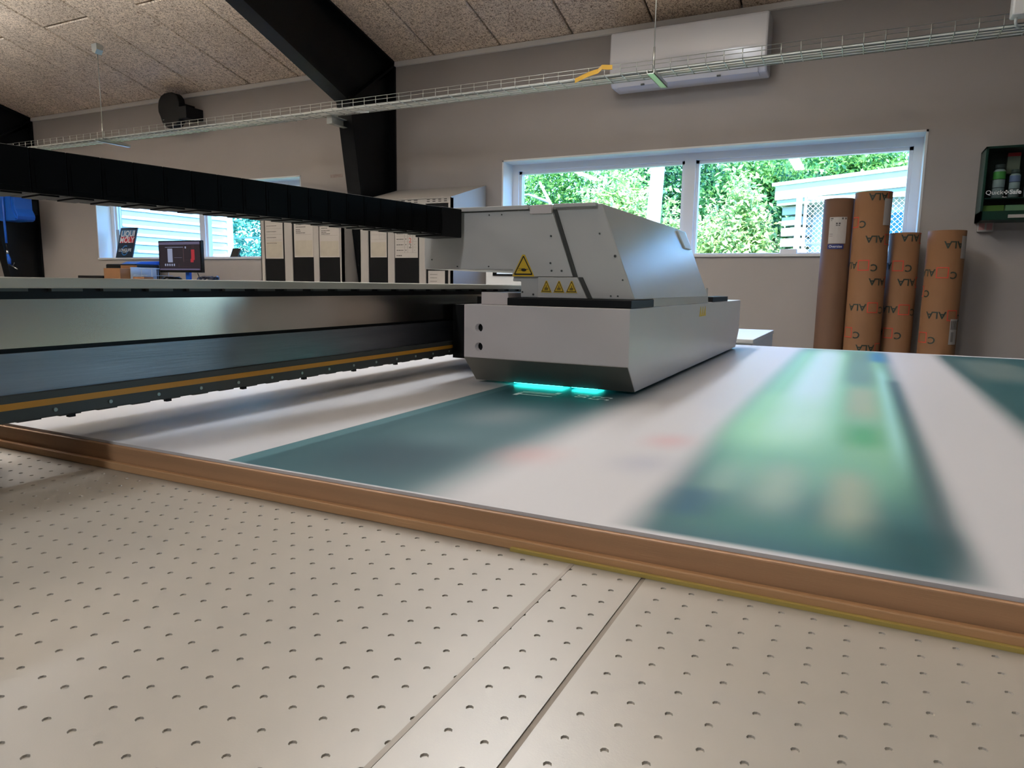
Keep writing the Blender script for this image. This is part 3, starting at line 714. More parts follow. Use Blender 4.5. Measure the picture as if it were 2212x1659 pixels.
# ------------------------------------------------------------------ speaker
sp = thing('wall_speaker', (-6.02, 4.98, 2.7), 'black rounded loudspeaker on a bracket high on the wall', 'loudspeaker')
pts = []
for k in range(20):
    a = 2*PI*k/20; ca_, sa_ = math.cos(a), math.sin(a)
    r_ = (abs(ca_)**2.6+abs(sa_)**2.6)**(-1/2.6)
    x_ = -6.085+.148*ca_*r_*(1.0+.10*sa_); z_ = 2.715+.165*sa_*r_
    pts.append((x_+(.02 if sa_ < 0 else 0), z_))
MB().prism(pts, 4.80, 4.88, 'y', .012).build('cabinet', M['black'], sp)
MB().box(-6.03, -5.95, 4.88, 4.995, 2.64, 2.78, .004).build('bracket', M['black'], sp)
MB().box(-5.955, -5.84, 4.80, 4.995, 2.625, 2.735, .004).build('mount_block', M['black'], sp)
MB().box(-6.17, -6.15, 4.7985, 4.80, 2.63, 2.634).build('badge', M['bolt'], sp)

# ------------------------------------------------------------------ cable tray
TY0, TY1, TZ, TFH = 4.12, 4.30, 2.335, .05
tr = thing('cable_tray', (-3.4, 4.21, TZ), 'long wire mesh cable tray hung under the ceiling', 'cable tray')
wx0, wx1 = -8.9, .9
lw = MB()
for y in np.linspace(TY0, TY1, 5): lw.tube([(wx0, y, TZ), (wx1, y, TZ)], .0025, 5)
for y in (TY0, TY1):
    for z in (TZ+TFH*.55, TZ+TFH): lw.tube([(wx0, y, z), (wx1, y, z)], .0019, 5)
lw.build('long_wires', M['galv'], tr)
cw = MB(); n = int((wx1-wx0)/.098)
for k in range(n+1):
    x = wx0+k*.098
    cw.tube([(x, TY0, TZ+TFH), (x, TY0, TZ+.008), (x, TY0+.007, TZ-.0035), (x, TY1-.007, TZ-.0035), (x, TY1, TZ+.008), (x, TY1, TZ+TFH)], .0025, 5)
cw.build('cross_wires', M['galv'], tr, kind='stuff')
def wavy(y0, z0, r, amp, ph, x0=wx0, x1=wx1):
    return [(x, y0+amp*math.sin(x*1.7+ph), z0+.001*math.sin(x*5+ph)) for x in np.linspace(x0, x1, 70)], r
for i, (y, z, r_) in enumerate(((4.285, .008, .0075), (4.262, .008, .007), (4.238, .007, .006), (4.213, .007, .006), (4.185, .006, .0055), (4.272, .021, .007), (4.16, .006, .005))):
    p, rr = wavy(y, TZ+z, r_, .004, i*1.3)
    o = MB().tube(p, rr, 6).build('cable', M['cable'] if i != 4 else M['rail'], None, at=(-4, y, TZ))
    tag(o, ['thick white cable along the wall side of the tray', 'second white cable from the wall side of the tray', 'third white cable from the wall side of the tray', 'white cable along the middle of the tray', 'grey cable in the tray beside the middle', 'white cable lying on top of the others in the tray', 'thin white cable nearest the open side of the tray'][i], 'cable', 'cables in the wire tray')
zt_ = None
for k in range(34):
    x = -8.7+k*.285+random.uniform(-.05, .05); y = random.choice((4.135, 4.18, 4.24, 4.285))
    if zt_ is None: zt_ = MB().box(-.005, .005, -.014, .014, -.010, .018).build('cable_tie', M['black'], tr); zt_.location = Vector((x, y, TZ))-ROOT[tr.name]
    else: c_ = copy_obj(zt_, tr); c_.location = Vector((x, y, TZ))-ROOT[tr.name]
# suspension rods with channel brackets
for x, yc in ((-6.125, 4.21), (-1.165, 4.21)):
    rr = thing('tray_hanger', (x, yc, TZ-.03), 'thin hanger rod and bracket holding the tray '+('left of the column' if x < -3 else 'in front of the air conditioner'), 'hanger', 'tray hangers')
    MB().tube([(x, 4.15, TZ-.02), (x, 4.15, ceil_z(4.15)-.04)], .0035, 6).build('rod', M['galv'], rr)
    MB().tube([(x, 4.15, TZ), (x, 4.15, TZ+.13)], .0065, 6).build('sleeve', M['galv'], rr)
    MB().box(x-.021, x+.021, 4.09, 4.40, TZ-.032, TZ-.028).box(x-.021, x-.018, 4.09, 4.40, TZ-.032, TZ-.008).box(x+.018, x+.021, 4.09, 4.40, TZ-.032, TZ-.008).build('channel', M['galv'], rr)
    MB().prism([(x-.035, ceil_z(4.15)), (x+.035, ceil_z(4.15)), (x+.035, ceil_z(4.15)-.05), (x+.01, ceil_z(4.15)-.085), (x-.03, ceil_z(4.15)-.06)], 4.12, 4.18, 'y').build('ceiling_clamp', M['galv'], rr)
br = thing('tray_bracket', (-3.6, 4.28, TZ-.06), 'galvanised channel arm on the column carrying the tray', 'bracket')
MB().box(-3.655, -3.615, 4.245, 4.42, TZ-.0085, TZ-.004).box(-3.655, -3.651, 4.245, 4.42, TZ-.062, TZ-.004).box(-3.655, -3.615, 4.245, 4.42, TZ-.062, TZ-.058).build('arm', M['galv'], br)
MB().box(-3.66, -3.61, 4.24, 4.245, TZ-.064, TZ-.002).build('end_cap', M['galv'], br)
o = MB().tube([(-3.95, 4.19, TZ+.01), (-3.75, 4.20, TZ+.02), (-3.55, 4.205, TZ+.026), (-3.40, 4.21, TZ+.006), (-3.32, 4.21, TZ-.016), (-3.25, 4.21, TZ-.022)], .0075, 8).build('loose_cable', M['cable'], None, at=(-3.6, 4.2, TZ))
tag(o, 'loose white cable looping out of the tray at the column', 'cable')
# yellow tape on the tray
yt = MB(); s_ = [(-1.635, 4.115, TZ-.012), (-1.55, 4.11, TZ+.014), (-1.485, 4.105, TZ+.024), (-1.465, 4.112, TZ+.046), (-1.40, 4.108, TZ+.036)]
for (a, b) in zip(s_[:-1], s_[1:]):
    w0 = .013
    yt.add([(a[0], a[1], a[2]-w0), (b[0], b[1], b[2]-w0), (b[0], b[1], b[2]+w0), (a[0], a[1], a[2]+w0), (a[0], a[1]+.002, a[2]-w0), (b[0], b[1]+.002, b[2]-w0), (b[0], b[1]+.002, b[2]+w0), (a[0], a[1]+.002, a[2]+w0)],
           [(0, 1, 2, 3), (7, 6, 5, 4), (0, 4, 5, 1), (3, 2, 6, 7)])
o = yt.build('tape_strip', mat('amber_tape', '#d3a63c', .5), None, at=(-1.52, 4.11, TZ)); tag(o, 'torn amber tape wrapped on the wire tray', 'tape')
# junction box at the right end
jb = thing('junction_box', (.62, 4.08, TZ+.02), 'white plastic junction box above the right end of the tray', 'junction box')
MB().box(.522, .70, 4.02, 4.10, TZ+.012, TZ+.108, .008).build('box', M['white'], jb)
for x in (.545, .63): MB().tube([(x, 4.07, TZ+.014), (x, 4.07, TZ-.004), (x+.01, 4.11, TZ-.012), (x+.035, 4.16, TZ-.006)], .006, 8).build('cable_gland', M['cable'], jb)

# ------------------------------------------------------------------ cardboard tubes
def carton_tube(x, y, r, h, label, m, logos, top=True):
    t = thing('cardboard_tube', (x, y, 0), label, 'cardboard tube', 'tall cardboard tubes')
    n = 40; mb = MB(); ri = r-.008
    ring = lambda rad, z: [(x+rad*math.cos(2*PI*k/n), y+rad*math.sin(2*PI*k/n), z) for k in range(n)]
    vs = ring(r, 0)+ring(r, h)+ring(ri, h)+ring(ri, h-.25)
    fs = []
    for a in range(3):
        for k in range(n): fs.append((a*n+k, a*n+(k+1) % n, (a+1)*n+(k+1) % n, (a+1)*n+k))
    fs.append(tuple(3*n+k for k in range(n)))
    mb.add(vs, fs, False); o = mb.build('tube_wall', m, t)
    for p in o.data.polygons: p.use_smooth = len(p.vertices) == 4 and abs(p.normal.z) < .3
    def wrap(u, z, off=.0012):     # u arc length from the camera-facing line, positive to the right
        a = math.atan2(-y, -x) + u/r
        return (x+(r+off)*math.cos(a), y+(r+off)*math.sin(a), z)
    s = .056
    def logo(u0, z0, parts='CSA'):
        # printed upside down around a red square at u0
        f = lambda px, py: wrap(u0-px, z0-py)
        ok = lambda u: abs(u) < r*1.75
        if 'C' in parts and ok(u0+.058): g = MB(); text(g, 'C', s, lambda a, b: f(a-.058, b+.012), bold=.001); g.build('printed_letter', M['logo_g'], t)
        if 'A' in parts and ok(u0-.088): g = MB(); text(g, 'ALA', s, lambda a, b: f(a+.088, b-.002), bold=.001); g.build('printed_logo', M['logo_g'], t)
        if 'S' in parts and ok(u0):
            rd = MB(); q = .031; th = .0055; n_ = 8
            for b0, b1, a0, a1 in ((-q, -q+th, -q, q), (q-th, q, -q, q), (-q, q, -q, -q+th), (-q, q, q-th, q)):
                k_ = n_ if a1-a0 > .02 else 1
                us = [a0+(a1-a0)*k/k_ for k in range(k_+1)]
                rd.add([f(u, b0) for u in us]+[f(u, b1) for u in us], [(k, k+1, k_+2+k, k_+1+k) for k in range(k_)])
            rd.build('printed_square', M['logo_r'], t)
    for l in logos: logo(*l)
    return t, wrap
def patch(t, wrap, u0, u1, z0, z1, m, name, off=.0018, n=6, parent=None):
    mb = MB(); us = [u0+(u1-u0)*k/n for k in range(n+1)]
    mb.add([wrap(u, z0, off) for u in us]+[wrap(u, z1, off) for u in us], [(k, k+1, n+2+k, n+1+k) for k in range(n)])
    return mb.build(name, m, parent or t)
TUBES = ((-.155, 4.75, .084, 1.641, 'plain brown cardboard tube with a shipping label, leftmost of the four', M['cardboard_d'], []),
         (.028, 4.72, .099, 1.668, 'tallest cardboard tube with upside-down green logos', M['cardboard'], [(.115, 1.635), (-.105, 1.495), (.115, 1.395), (-.025, 1.245), (.15, 1.15), (.045, 1.0), (-.09, .85), (.11, .76), (0, .60), (.08, .40), (-.04, .22)]),
         (.212, 4.80, .082, 1.437, 'short cardboard tube between the tallest tube and the rightmost tube', M['cardboard'], [(.12, 1.405), (-.025, 1.245), (.12, 1.15), (.03, .99), (-.05, .85), (.04, .70), (0, .50), (.05, .25)]),
         (.420, 4.75, .096, 1.442, 'rightmost short cardboard tube with two white stickers', M['cardboard'], [(.13, 1.36), (-.005, 1.205), (-.14, 1.10), (.07, .965), (-.085, .835), (.05, .70), (0, .50), (.05, .25)]))
res = [carton_tube(*a) for a in TUBES]
t, w = res[0]
lab = patch(t, w, -.046, .052, 1.375, 1.53, M['paper'], 'shipping_label')
ink = MB()
def pq(m, u0, u1, z0, z1): m.add([w(u0, z0, .0024), w(u1, z0, .0024), w(u1, z1, .0024), w(u0, z1, .0024)], [(0, 1, 2, 3)])
for a, b, c_, d in ((.022, .048, 1.516, 1.526), (-.04, -.024, 1.518, 1.524), (-.038, -.030, 1.509, 1.512), (-.008, .016, 1.487, 1.497), (-.008, .014, 1.478, 1.483), (-.041, -.022, 1.43, 1.432), (-.041, -.022, 1.418, 1.42), (-.042, .046, 1.47, 1.4708), (-.042, .046, 1.384, 1.3848)): pq(ink, a, b, c_, d)
ink.build('label_print', M['ink'], lab)
pb = patch(t, w, -.048, .042, 1.343, 1.371, mat('navy_label', '#1c2a66', .5), 'blue_label')
tx = MB(); text(tx, 'Oversize', .020, lambda a, b: w(-.003+a, 1.357+b, .0026)); tx.build('label_text', M['signw'], pb)
t, w = res[1]; patch(t, w, .062, .125, 1.475, 1.625, M['paper'], 'white_sticker')
t, w = res[3]
patch(t, w, .082, .135, 1.285, 1.41, M['paper'], 'white_sticker')
lab = patch(t, w, .060, .115, .80, .945, M['paper'], 'barcode_label'); ink = MB()
for k in range(14): ink.add([w(.070, .815+k*.004, .0026), w(.088, .815+k*.004, .0026), w(.088, .8165+k*.004+.001*(k % 2), .0026), w(.070, .8165+k*.004+.001*(k % 2), .0026)], [(0, 1, 2, 3)])
for k in range(5): ink.add([w(.066+.01*k, .885, .0026), w(.071+.01*k, .885, .0026), w(.071+.01*k, .935, .0026), w(.066+.01*k, .935, .0026)], [(0, 1, 2, 3)])
ink.build('barcode', M['ink'], lab)

# ------------------------------------------------------------------ first aid cabinet
fa = thing('wall_cabinet', (.83, 4.9, 1.50), 'dark green first aid station cabinet hung on the wall', 'cabinet')
FX0, FX1, FZ0, FZ1 = .572, 1.10, 1.502, 1.905
MB().box(FX0, FX1, 4.985, 4.998, FZ0, FZ1).build('back', M['greend'], fa)
MB().box(FX0, FX0+.012, 4.80, 4.985, FZ0, FZ1).box(FX1-.012, FX1, 4.80, 4.985, FZ0, FZ1).box(FX0, FX1, 4.80, 4.985, FZ1-.012, FZ1).box(FX0, FX1, 4.80, 4.985, FZ0, FZ0+.05).build('case', M['green'], fa)
fg = bpy.data.materials.new('tinted_cover'); fg.use_nodes = True; nt = fg.node_tree; nt.nodes.clear()
o_ = nt.nodes.new('ShaderNodeOutputMaterial'); t_ = nt.nodes.new('ShaderNodeBsdfTransparent'); g_ = nt.nodes.new('ShaderNodeBsdfGlossy'); g_.inputs['Roughness'].default_value = .08
t_.inputs[0].default_value = (.84, .90, .87, 1); mx = nt.nodes.new('ShaderNodeMixShader'); mx.inputs[0].default_value = .04
nt.links.new(t_.outputs[0], mx.inputs[1]); nt.links.new(g_.outputs[0], mx.inputs[2]); nt.links.new(mx.outputs[0], o_.inputs[0])
cov = MB().box(FX0+.004, FX1-.004, 4.795, 4.80, FZ0, FZ1-.002).build('clear_cover', fg, fa)
MB().box(FX0+.016, FX1-.016, 4.80, 4.98, 1.618, 1.624).build('shelf', M['green'], fa)
fc = MB(); zt0 = 1.652
text(fc, 'Quick', .034, lambda a, b: (.588+a, 4.794, zt0+b), 'LEFT'); text(fc, 'Safe', .034, lambda a, b: (.700+a, 4.794, zt0+b), 'LEFT', .0009)
fc.box(.674, .697, 4.7937, 4.7945, zt0-.004, zt0+.004).box(.6815, .6895, 4.7937, 4.7945, zt0-.0115, zt0+.0115)
text(fc, 'Plum', .011, lambda a, b: (.668+a, 4.794, zt0-.026+b), 'LEFT')
fc.build('cover_lettering', M['signw'], cov)
MB().box(.705, .80, 4.7935, 4.795, 1.512, 1.530).build('white_label', M['paper'], cov)
def bottle(x, z0, h, r, capc, labc, label):
    b = thing('eyewash_bottle', (x, 4.87, z0), label, 'bottle', 'bottles in the first aid cabinet')
    MB().tube([(x, 4.87, z0), (x, 4.87, z0+h*.72), (x, 4.87, z0+h*.78)], [r, r, r*.7], 20).build('bottle_body', mat('bottle_grey', '#c9ccd6', .4), b)
    MB().cyl((x, 4.87, z0+h*.78), r*.8, h*.12, 'z', 20).build('cap', mat('bottle_cap', '#5c5f62', .5), b)
    MB().tube([(x, 4.87, z0+h*.5), (x, 4.87, z0+h*.71)], r*1.02, 20, False).build('label_band', mat('band', capc, .5), b)
    for z in (.28, .5): MB().tube([(x, 4.87, z0+h*z), (x, 4.87, z0+h*z+.003)], r*1.03, 20, False).build('dark_ring', M['dark'], b)
bottle(.655, 1.624, .21, .030, '#5fae55', '#fff', 'left green-banded eyewash bottle in the wall cabinet')
bottle(.730, 1.624, .175, .026, '#8f95c8', '#fff', 'small blue-banded eyewash bottle in the wall cabinet')
bottle(.81, 1.624, .225, .034, '#5fae55', '#fff', 'right green-banded eyewash bottle in the wall cabinet')
pb = thing('plaster_box', (.725, 4.90, 1.80), 'upright pale box with a red top in the wall cabinet', 'box')
MB().box(.695, .755, 4.93, 4.985, 1.77, 1.865).build('carton', M['paperb'], pb); MB().box(.694, .756, 4.929, 4.985, 1.865, 1.885).build('red_top', M['red'], pb)
for i, (a, b, cc) in enumerate(((.59, .69, '#6f8f3a'), (.695, .79, '#8fae8a'))):
    o = MB().box(a, b, 4.84, 4.95, FZ0+.05, FZ0+.085, .003).build('first_aid_pack', mat('pack', cc, .6), None, at=((a+b)/2, 4.89, FZ0+.05))
    tag(o, ['olive first aid pack lying at the bottom of the wall cabinet', 'pale green first aid pack lying at the bottom of the wall cabinet'][i], 'pack', 'packs in the first aid cabinet')
sw = thing('wall_box', (.628, 4.99, 1.45), 'small white box with red squares under the green cabinet', 'switch')
MB().box(.588, .668, 4.965, 4.999, 1.450, 1.506, .003).build('box', M['paper'], sw)
MB().box(.594, .622, 4.9635, 4.9655, 1.460, 1.498).box(.632, .660, 4.9635, 4.9655, 1.460, 1.498).build('red_squares', mat('pale_red', '#b98a84', .6), sw)
o = MB().box(-4.285, -4.150, 4.998, 4.9995, 2.018, 2.046).build('glue_mark', mat('glue_mark', '#9a8d84', .8, noise=.2, nscale=40), None, at=(-4.2, 4.999, 2.03)); tag(o, 'brownish glue mark on the wall left of the column', 'mark')
o = MB().box(-.500, -.398, 5.03, 5.10, ZS+.016, ZS+.047, .002).build('sill_box', M['trimw'], None, at=(-.45, 5.06, ZS+.016)); tag(o, 'small white box on the window sill beside the tubes', 'box')
# sign frame at the right end of the window sill is hidden by the tubes

# ------------------------------------------------------------------ desk below the left window
DZ = 1.02
dk = thing('computer_desk', (-6.2, 4.6, 0), 'long light grey work desk below the left window', 'desk')
MB().box(-7.5, -4.75, 4.25, 4.97, DZ-.03, DZ, .003).build('desk_top', M['beige'], dk)
for x in (-7.4, -4.85):
    for y in (4.3, 4.88): MB().box(x-.025, x+.025, y-.025, y+.025, 0, DZ-.03).build('leg', M['rail'], dk)
mo = thing('monitor', (-5.65, 4.55, DZ), 'black computer monitor with a dark program window on the desk', 'monitor')
MX0, MX1, MZ0, MZ1 = -5.94, -5.372, 1.172, 1.462
MB().box(MX0, MX1, 4.50, 4.535, MZ0, MZ1, .004).build('casing', M['blackgloss'], mo)
MB().box(-5.63, -5.58, 4.535, 4.56, DZ+.012, 1.30).build('stem', M['blue'], mo)
MB().box(-5.72, -5.49, 4.45, 4.64, DZ, DZ+.012, .003).build('base', M['black'], mo)
def emit(name, c_, s=1.0): return mat(name, '#050505', .4, emit=c_, estr=s)
scr = MB().box(MX0+.012, MX1-.012, 4.4985, 4.50, MZ0+.02, MZ1-.010).build('screen', emit('screen_dark', '#241d26', .9), mo)
SW, SH = MX1-MX0-.024, MZ1-MZ0-.03
def sq(m, a, b, c_, d): m.box(MX0+.012+a*SW, MX0+.012+b*SW, 4.4978, 4.4985, MZ0+.02+c_*SH, MZ0+.02+d*SH)
m1 = MB(); sq(m1, 0, 1, .90, .99); sq(m1, .0, .98, .01, .06); m1.build('title_bars', emit('ui_grey', '#5a5570', .9), scr)
m1 = MB(); sq(m1, .21, .33, .28, .76); [sq(m1, .13+.055*k, .16+.055*k, .15, .23) for k in range(5)]; sq(m1, .15, .60, .80, .815); sq(m1, .64, .67, .76, .83); sq(m1, .37, .56, .44, .447); m1.build('light_fields', emit('ui_light', '#8b93ad', .9), scr)
m1 = MB(); sq(m1, .79, .87, .36, .72); sq(m1, .77, .84, .28, .40); m1.build('red_field', emit('ui_red', '#a02a34', .9), scr)
m1 = MB(); [sq(m1, .80, .865, .74+.03*k, .744+.03*k) for k in range(5)]; sq(m1, .60, .605, .3, .8); sq(m1, .62, .78, .36, .363); sq(m1, .48, .76, .12, .123); sq(m1, .48, .483, .12, .24); m1.build('grid_lines', emit('ui_line', '#6b4d52', .8), scr)
bx = thing('cardboard_box', (-6.52, 4.5, DZ), 'small brown cardboard box on the desk', 'box')
MB().box(-6.645, -6.40, 4.42, 4.60, DZ, 1.207, .003).build('carton', M['cardboard'], bx)
MB().box(-6.645, -6.40, 4.60, 4.603, 1.207, 1.24).build('flap', M['cardboard'], bx)
pr = thing('printer', (-6.5, 4.75, DZ), 'black desktop label printer behind the cardboard box', 'printer')
MB().box(-6.97, -6.50, 4.66, 4.93, DZ, 1.255, .012).build('body', M['black'], pr)
MB().prism([(4.66, 1.255), (4.93, 1.255), (4.93, 1.29), (4.72, 1.28)], -6.72, -6.50, 'x').build('lid', M['blue'], pr)
lt_ = thing('letter_tray', (-6.2, 4.62, DZ), 'clear grey plastic letter tray with papers on the desk', 'letter tray')
M['tray'] = mat('tray_plastic', '#aebfcf', .3)
for k in range(3): MB().box(-6.38+.02*k, -6.14, 4.52, 4.80, DZ+.06*k, DZ+.06*k+.005).build('shelf', M['tray'], lt_)
MB().box(-6.39, -6.38, 4.52, 4.80, DZ, DZ+.20).build('side', M['tray'], lt_)
MB().box(-6.30, -6.09, 4.55, 4.75, 1.205, 1.212).build('top_shelf', M['tray'], lt_)
MB().tube([(-6.13, 4.56, DZ), (-6.13, 4.56, 1.205)], .004, 6).tube([(-6.28, 4.56, DZ), (-6.28, 4.56, 1.205)], .004, 6).tube([(-6.13, 4.74, DZ), (-6.13, 4.74, 1.205)], .004, 6).tube([(-6.28, 4.74, DZ), (-6.28, 4.74, 1.205)], .004, 6).build('posts', M['tray'], lt_)
o = MB().box(-7.12, -6.715, 4.46, 4.60, DZ, 1.135, .004).build('black_case', M['black'], None, at=(-6.9, 4.53, DZ)); tag(o, 'flat black case on the left of the desk', 'case')
o = MB().box(-6.19, -6.03, 4.40, 4.50, DZ, 1.128, .003).build('small_carton', M['cardboard'], None, at=(-6.1, 4.45, DZ)); tag(o, 'low brown carton right of the letter tray', 'box')
kb = thing('keyboard', (-5.75, 4.36, DZ), 'light computer keyboard in front of the monitor', 'keyboard')
MB().box(-5.98, -5.53, 4.28, 4.42, DZ, DZ+.022, .003).build('case', M['trimw'], kb); MB().box(-5.96, -5.55, 4.295, 4.405, DZ+.022, DZ+.028).build('keys', M['rail'], kb)
def tangle(xc, yc, w, h, seed, label, m):
    r_ = random.Random(seed); pts = []
    for k in range(60):
        a = k*.55; pts.append((xc+w*math.cos(a)*(.6+.4*r_.random()), yc+.10*math.sin(a)*(.6+.4*r_.random()), DZ+.008+h*abs(math.sin(k*.31))*(.6+.4*r_.random())))
    o = MB().tube(pts, .0075, 6).build('cable_heap', m, None, at=(xc, yc, DZ)); tag(o, label, 'cables', 'cable heaps on the desk')
tangle(-5.24, 4.45, .13, .115, 3, 'heap of dark blue cables right of the monitor', M['bluedark'])
tangle(-5.95, 4.62, .12, .11, 5, 'heap of black cables left of the monitor stand', M['black'])
o = MB().tube([(-5.50, 4.56, 1.17), (-5.49, 4.58, 1.10), (-5.485, 4.58, DZ+.006)], .004, 6).build('monitor_cable', M['black'], None, at=(-5.49, 4.57, DZ)); tag(o, 'thin black cable hanging from the monitor to the desk', 'cable')
# sign leaning on the sill
sg = thing('advert_sign', (-7.25, 5.08, ZS+.016), 'dark blue and red oil advert sign leaning in the window', 'sign')
SX0, SX1, SYB, SYT, SZB, SZT = -7.40, -7.125, 5.07, 5.155, ZS+.016, 1.665
def spt(u, v, off=0.0):
    n_ = Vector((0, -(SZT-SZB), SYT-SYB)).normalized()
    return tuple(Vector((SX0+(SX1-SX0)*u, SYB+(SYT-SYB)*v, SZB+(SZT-SZB)*v))+n_*off)
def splate(m, u0, u1, v0, v1, o0, o1):
    a = [spt(u0, v0, o1), spt(u1, v0, o1), spt(u1, v1, o1), spt(u0, v1, o1), spt(u0, v0, o0), spt(u1, v0, o0), spt(u1, v1, o0), spt(u0, v1, o0)]
    return m.add(a, [(0, 1, 2, 3), (7, 6, 5, 4), (0, 4, 5, 1), (1, 5, 6, 2), (2, 6, 7, 3), (3, 7, 4, 0)])
splate(MB(), 0, 1, 0, 1, -.012, 0).build('board', M['navy'], sg)
MB().box(SX0-.05, SX0-.003, 5.13, 5.135, SZB, SZT-.02).build('prop', M['tray'], sg)
rp_ = splate(MB(), .10, .92, .50, .70, 0, .001).build('red_field', M['red'], sg)
splate(MB(), .10, .92, .705, .92, 0, .001).build('blue_field', mat('sign_steel', '#4f7fa6', .4), sg)
tx = MB(); SWd, SHt = SX1-SX0, math.hypot(SYT-SYB, SZT-SZB)
text(tx, 'LIQUI', .092, lambda a, b: spt(.51+a/SWd, .79+b/SHt, .0022), bold=.002); text(tx, 'MOLY', .088, lambda a, b: spt(.51+a/SWd, .58+b/SHt, .0022), bold=.002)
text(tx, 'LONGLIFE', .046, lambda a, b: spt(.50+a/SWd, .255+b/SHt, .0022), bold=.001); text(tx, 'CENTRE', .020, lambda a, b: spt(.50+a/SWd, .185+b/SHt, .0022))
tx.build('sign_lettering', M['signw'], sg)
rg = MB()
for k in range(16):
    a0, a1 = PI*.35+2*PI*.86*k/16, PI*.35+2*PI*.86*(k+1)/16
    f = lambda a, r_: spt(.5+r_*math.cos(a)/SWd, .25+r_*math.sin(a)/SHt, .0014)
    rg.add([f(a0, .046), f(a0, .058), f(a1, .058), f(a1, .046)], [(0, 1, 2, 3)])
rg.build('blue_ring', M['signblue'], sg)
tb = thing('tablet', (-5.55, 5.05, ZS+.016), 'small black tablet on the left window sill', 'tablet')
MB().prism([(5.03, ZS+.016), (5.045, ZS+.016), (5.085, ZS+.100), (5.070, ZS+.104)], -5.60, -5.50, 'x').build('display', M['blackgloss'], tb)
MB().prism([(5.05, ZS+.016), (5.11, ZS+.016), (5.07, ZS+.07)], -5.57, -5.53, 'x').build('stand', M['black'], tb)

# ------------------------------------------------------------------ hose reel on the far column
hr = thing('hose_reel', (-8.3, 4.62, 1.7), 'blue hose reel with hanging hose on the far left column', 'hose reel')
pf = [(-8.62, 2.02), (-8.62, 1.83), (-8.555, 1.725), (-8.52, 1.715), (-8.25, 1.715), (-8.215, 1.73), (-8.20, 1.765), (-8.215, 1.80), (-8.245, 1.84), (-8.25, 2.02), (-8.30, 2.06), (-8.56, 2.06)]
MB().prism(pf, 4.53, 4.72, 'y', .008).build('housing', M['blue'], hr)
MB().prism([(-8.30, 2.03), (-8.30, 1.86), (-8.27, 1.79), (-8.23, 1.73), (-8.215, 1.74), (-8.255, 1.80), (-8.285, 1.87), (-8.285, 2.03)], 4.518, 4.53, 'y').build('rib', M['blue'], hr)
MB().tube([(-8.415, 4.515, 2.05), (-8.418, 4.512, 1.70), (-8.415, 4.512, 1.475)], .012, 10).build('hose', M['blue'], hr)
MB().box(-8.56, -8.30, 4.72, 4.80, 1.80, 1.95).build('wall_plate', M['black'], hr)
MB().tube([(-8.415, 4.512, 1.475), (-8.41, 4.512, 1.40)], .009, 8).build('coupling_hose', M['black'], hr)
MB().cyl((-8.41, 4.512, 1.355), .013, .045, 'z', 12).build('coupling', M['chrome'], hr)
MB().tube([(-8.41, 4.512, 1.355), (-8.39, 4.512, 1.30), (-8.39, 4.512, 1.25)], [.014, .02, .016], 10).build('gun_handle', M['blue'], hr)
MB().tube([(-8.39, 4.512, 1.25), (-8.25, 4.512, 1.195)], [.010, .005], 8).build('gun_nozzle', M['chrome'], hr)
MB().tube([(-8.36, 4.512, 1.25), (-8.32, 4.512, 1.235), (-8.295, 4.512, 1.265)], .004, 6).build('gun_trigger', M['chrome'], hr)

# ------------------------------------------------------------------ outdoors
st(MB().box(-40, 25, 5.3, 45, -.25, -.05), 'ground_outside', M['grass'], 'grassy ground outside the windows', 'ground')
st(MB().box(.9, 18, 5.3, 15, -.05, -.03), 'added_paving', mat('added_paving_grey', '#71767e', .8, noise=.05, nscale=3), 'unseen grey paving added to brighten the gantry reflection', 'paving')  # unseen paving added as bright ground for the gantry face to mirror
def leaves(cent, rad, n, size, seed, clusters=60, drop=.5, shell=.55):
    rg = np.random.RandomState(seed)
    cl = rg.normal(size=(clusters, 3)); cl /= np.linalg.norm(cl, axis=1)[:, None]
    cl *= (shell+(1-shell)*rg.rand(clusters, 1)); cl = cl*np.array(rad)+np.array(cent)
    idx = rg.randint(0, clusters, n)
    pos = cl[idx] + rg.normal(size=(n, 3))*np.array(rad)*.17
    nor = rg.normal(size=(n, 3))*.7 + np.array([0.25, -.45, .75]); nor /= np.linalg.norm(nor, axis=1)[:, None]
    t = rg.normal(size=(n, 3)); t -= (t*nor).sum(1)[:, None]*nor; t /= np.linalg.norm(t, axis=1)[:, None]
    b = np.cross(nor, t); L = size*(.6+.8*rg.rand(n, 1)); Wd = L*.42
    fold = nor*L*.10
    v = np.stack([pos-t*L*.5, pos-b*Wd*.5+fold, pos+t*L*.5, pos+b*Wd*.5+fold], 1).reshape(-1, 3)
    return v, n
def foliage(name, cent, rad, n, size, seed, m, parent, **k):
    v, n = leaves(cent, rad, n, size, seed, **k); off = np.array(ROOT[parent.name])
    me = bpy.data.meshes.new(name); me.vertices.add(len(v)); me.vertices.foreach_set('co', (v-off).astype(np.float32).ravel())
    me.loops.add(n*4); me.polygons.add(n)
    me.loops.foreach_set('vertex_index', np.arange(n*4, dtype=np.int32)); me.polygons.foreach_set('loop_start', np.arange(0, n*4, 4, dtype=np.int32))
    me.update(calc_edges=True); me.validate(); me.materials.append(m)
    o = bpy.data.objects.new(name, me); finish(o, parent, Vector(off)); o['kind'] = 'stuff'; return o
def tree(name, label, cat, base, cent, rad, n, size, seed, m, trunk=.08, tm=None, group=None, **k):
    r = thing(name, base, label, cat, group)
    foliage('foliage', cent, rad, n, size, seed, m, r, **k)
    MB().tube([base, ((base[0]+cent[0])/2+.05, (base[1]+cent[1])/2, (base[2]+cent[2])/2), cent], [trunk, trunk*.8, trunk*.4], 10).build('trunk', tm or M['bark'], r)
    return r
GZ0 = -.05
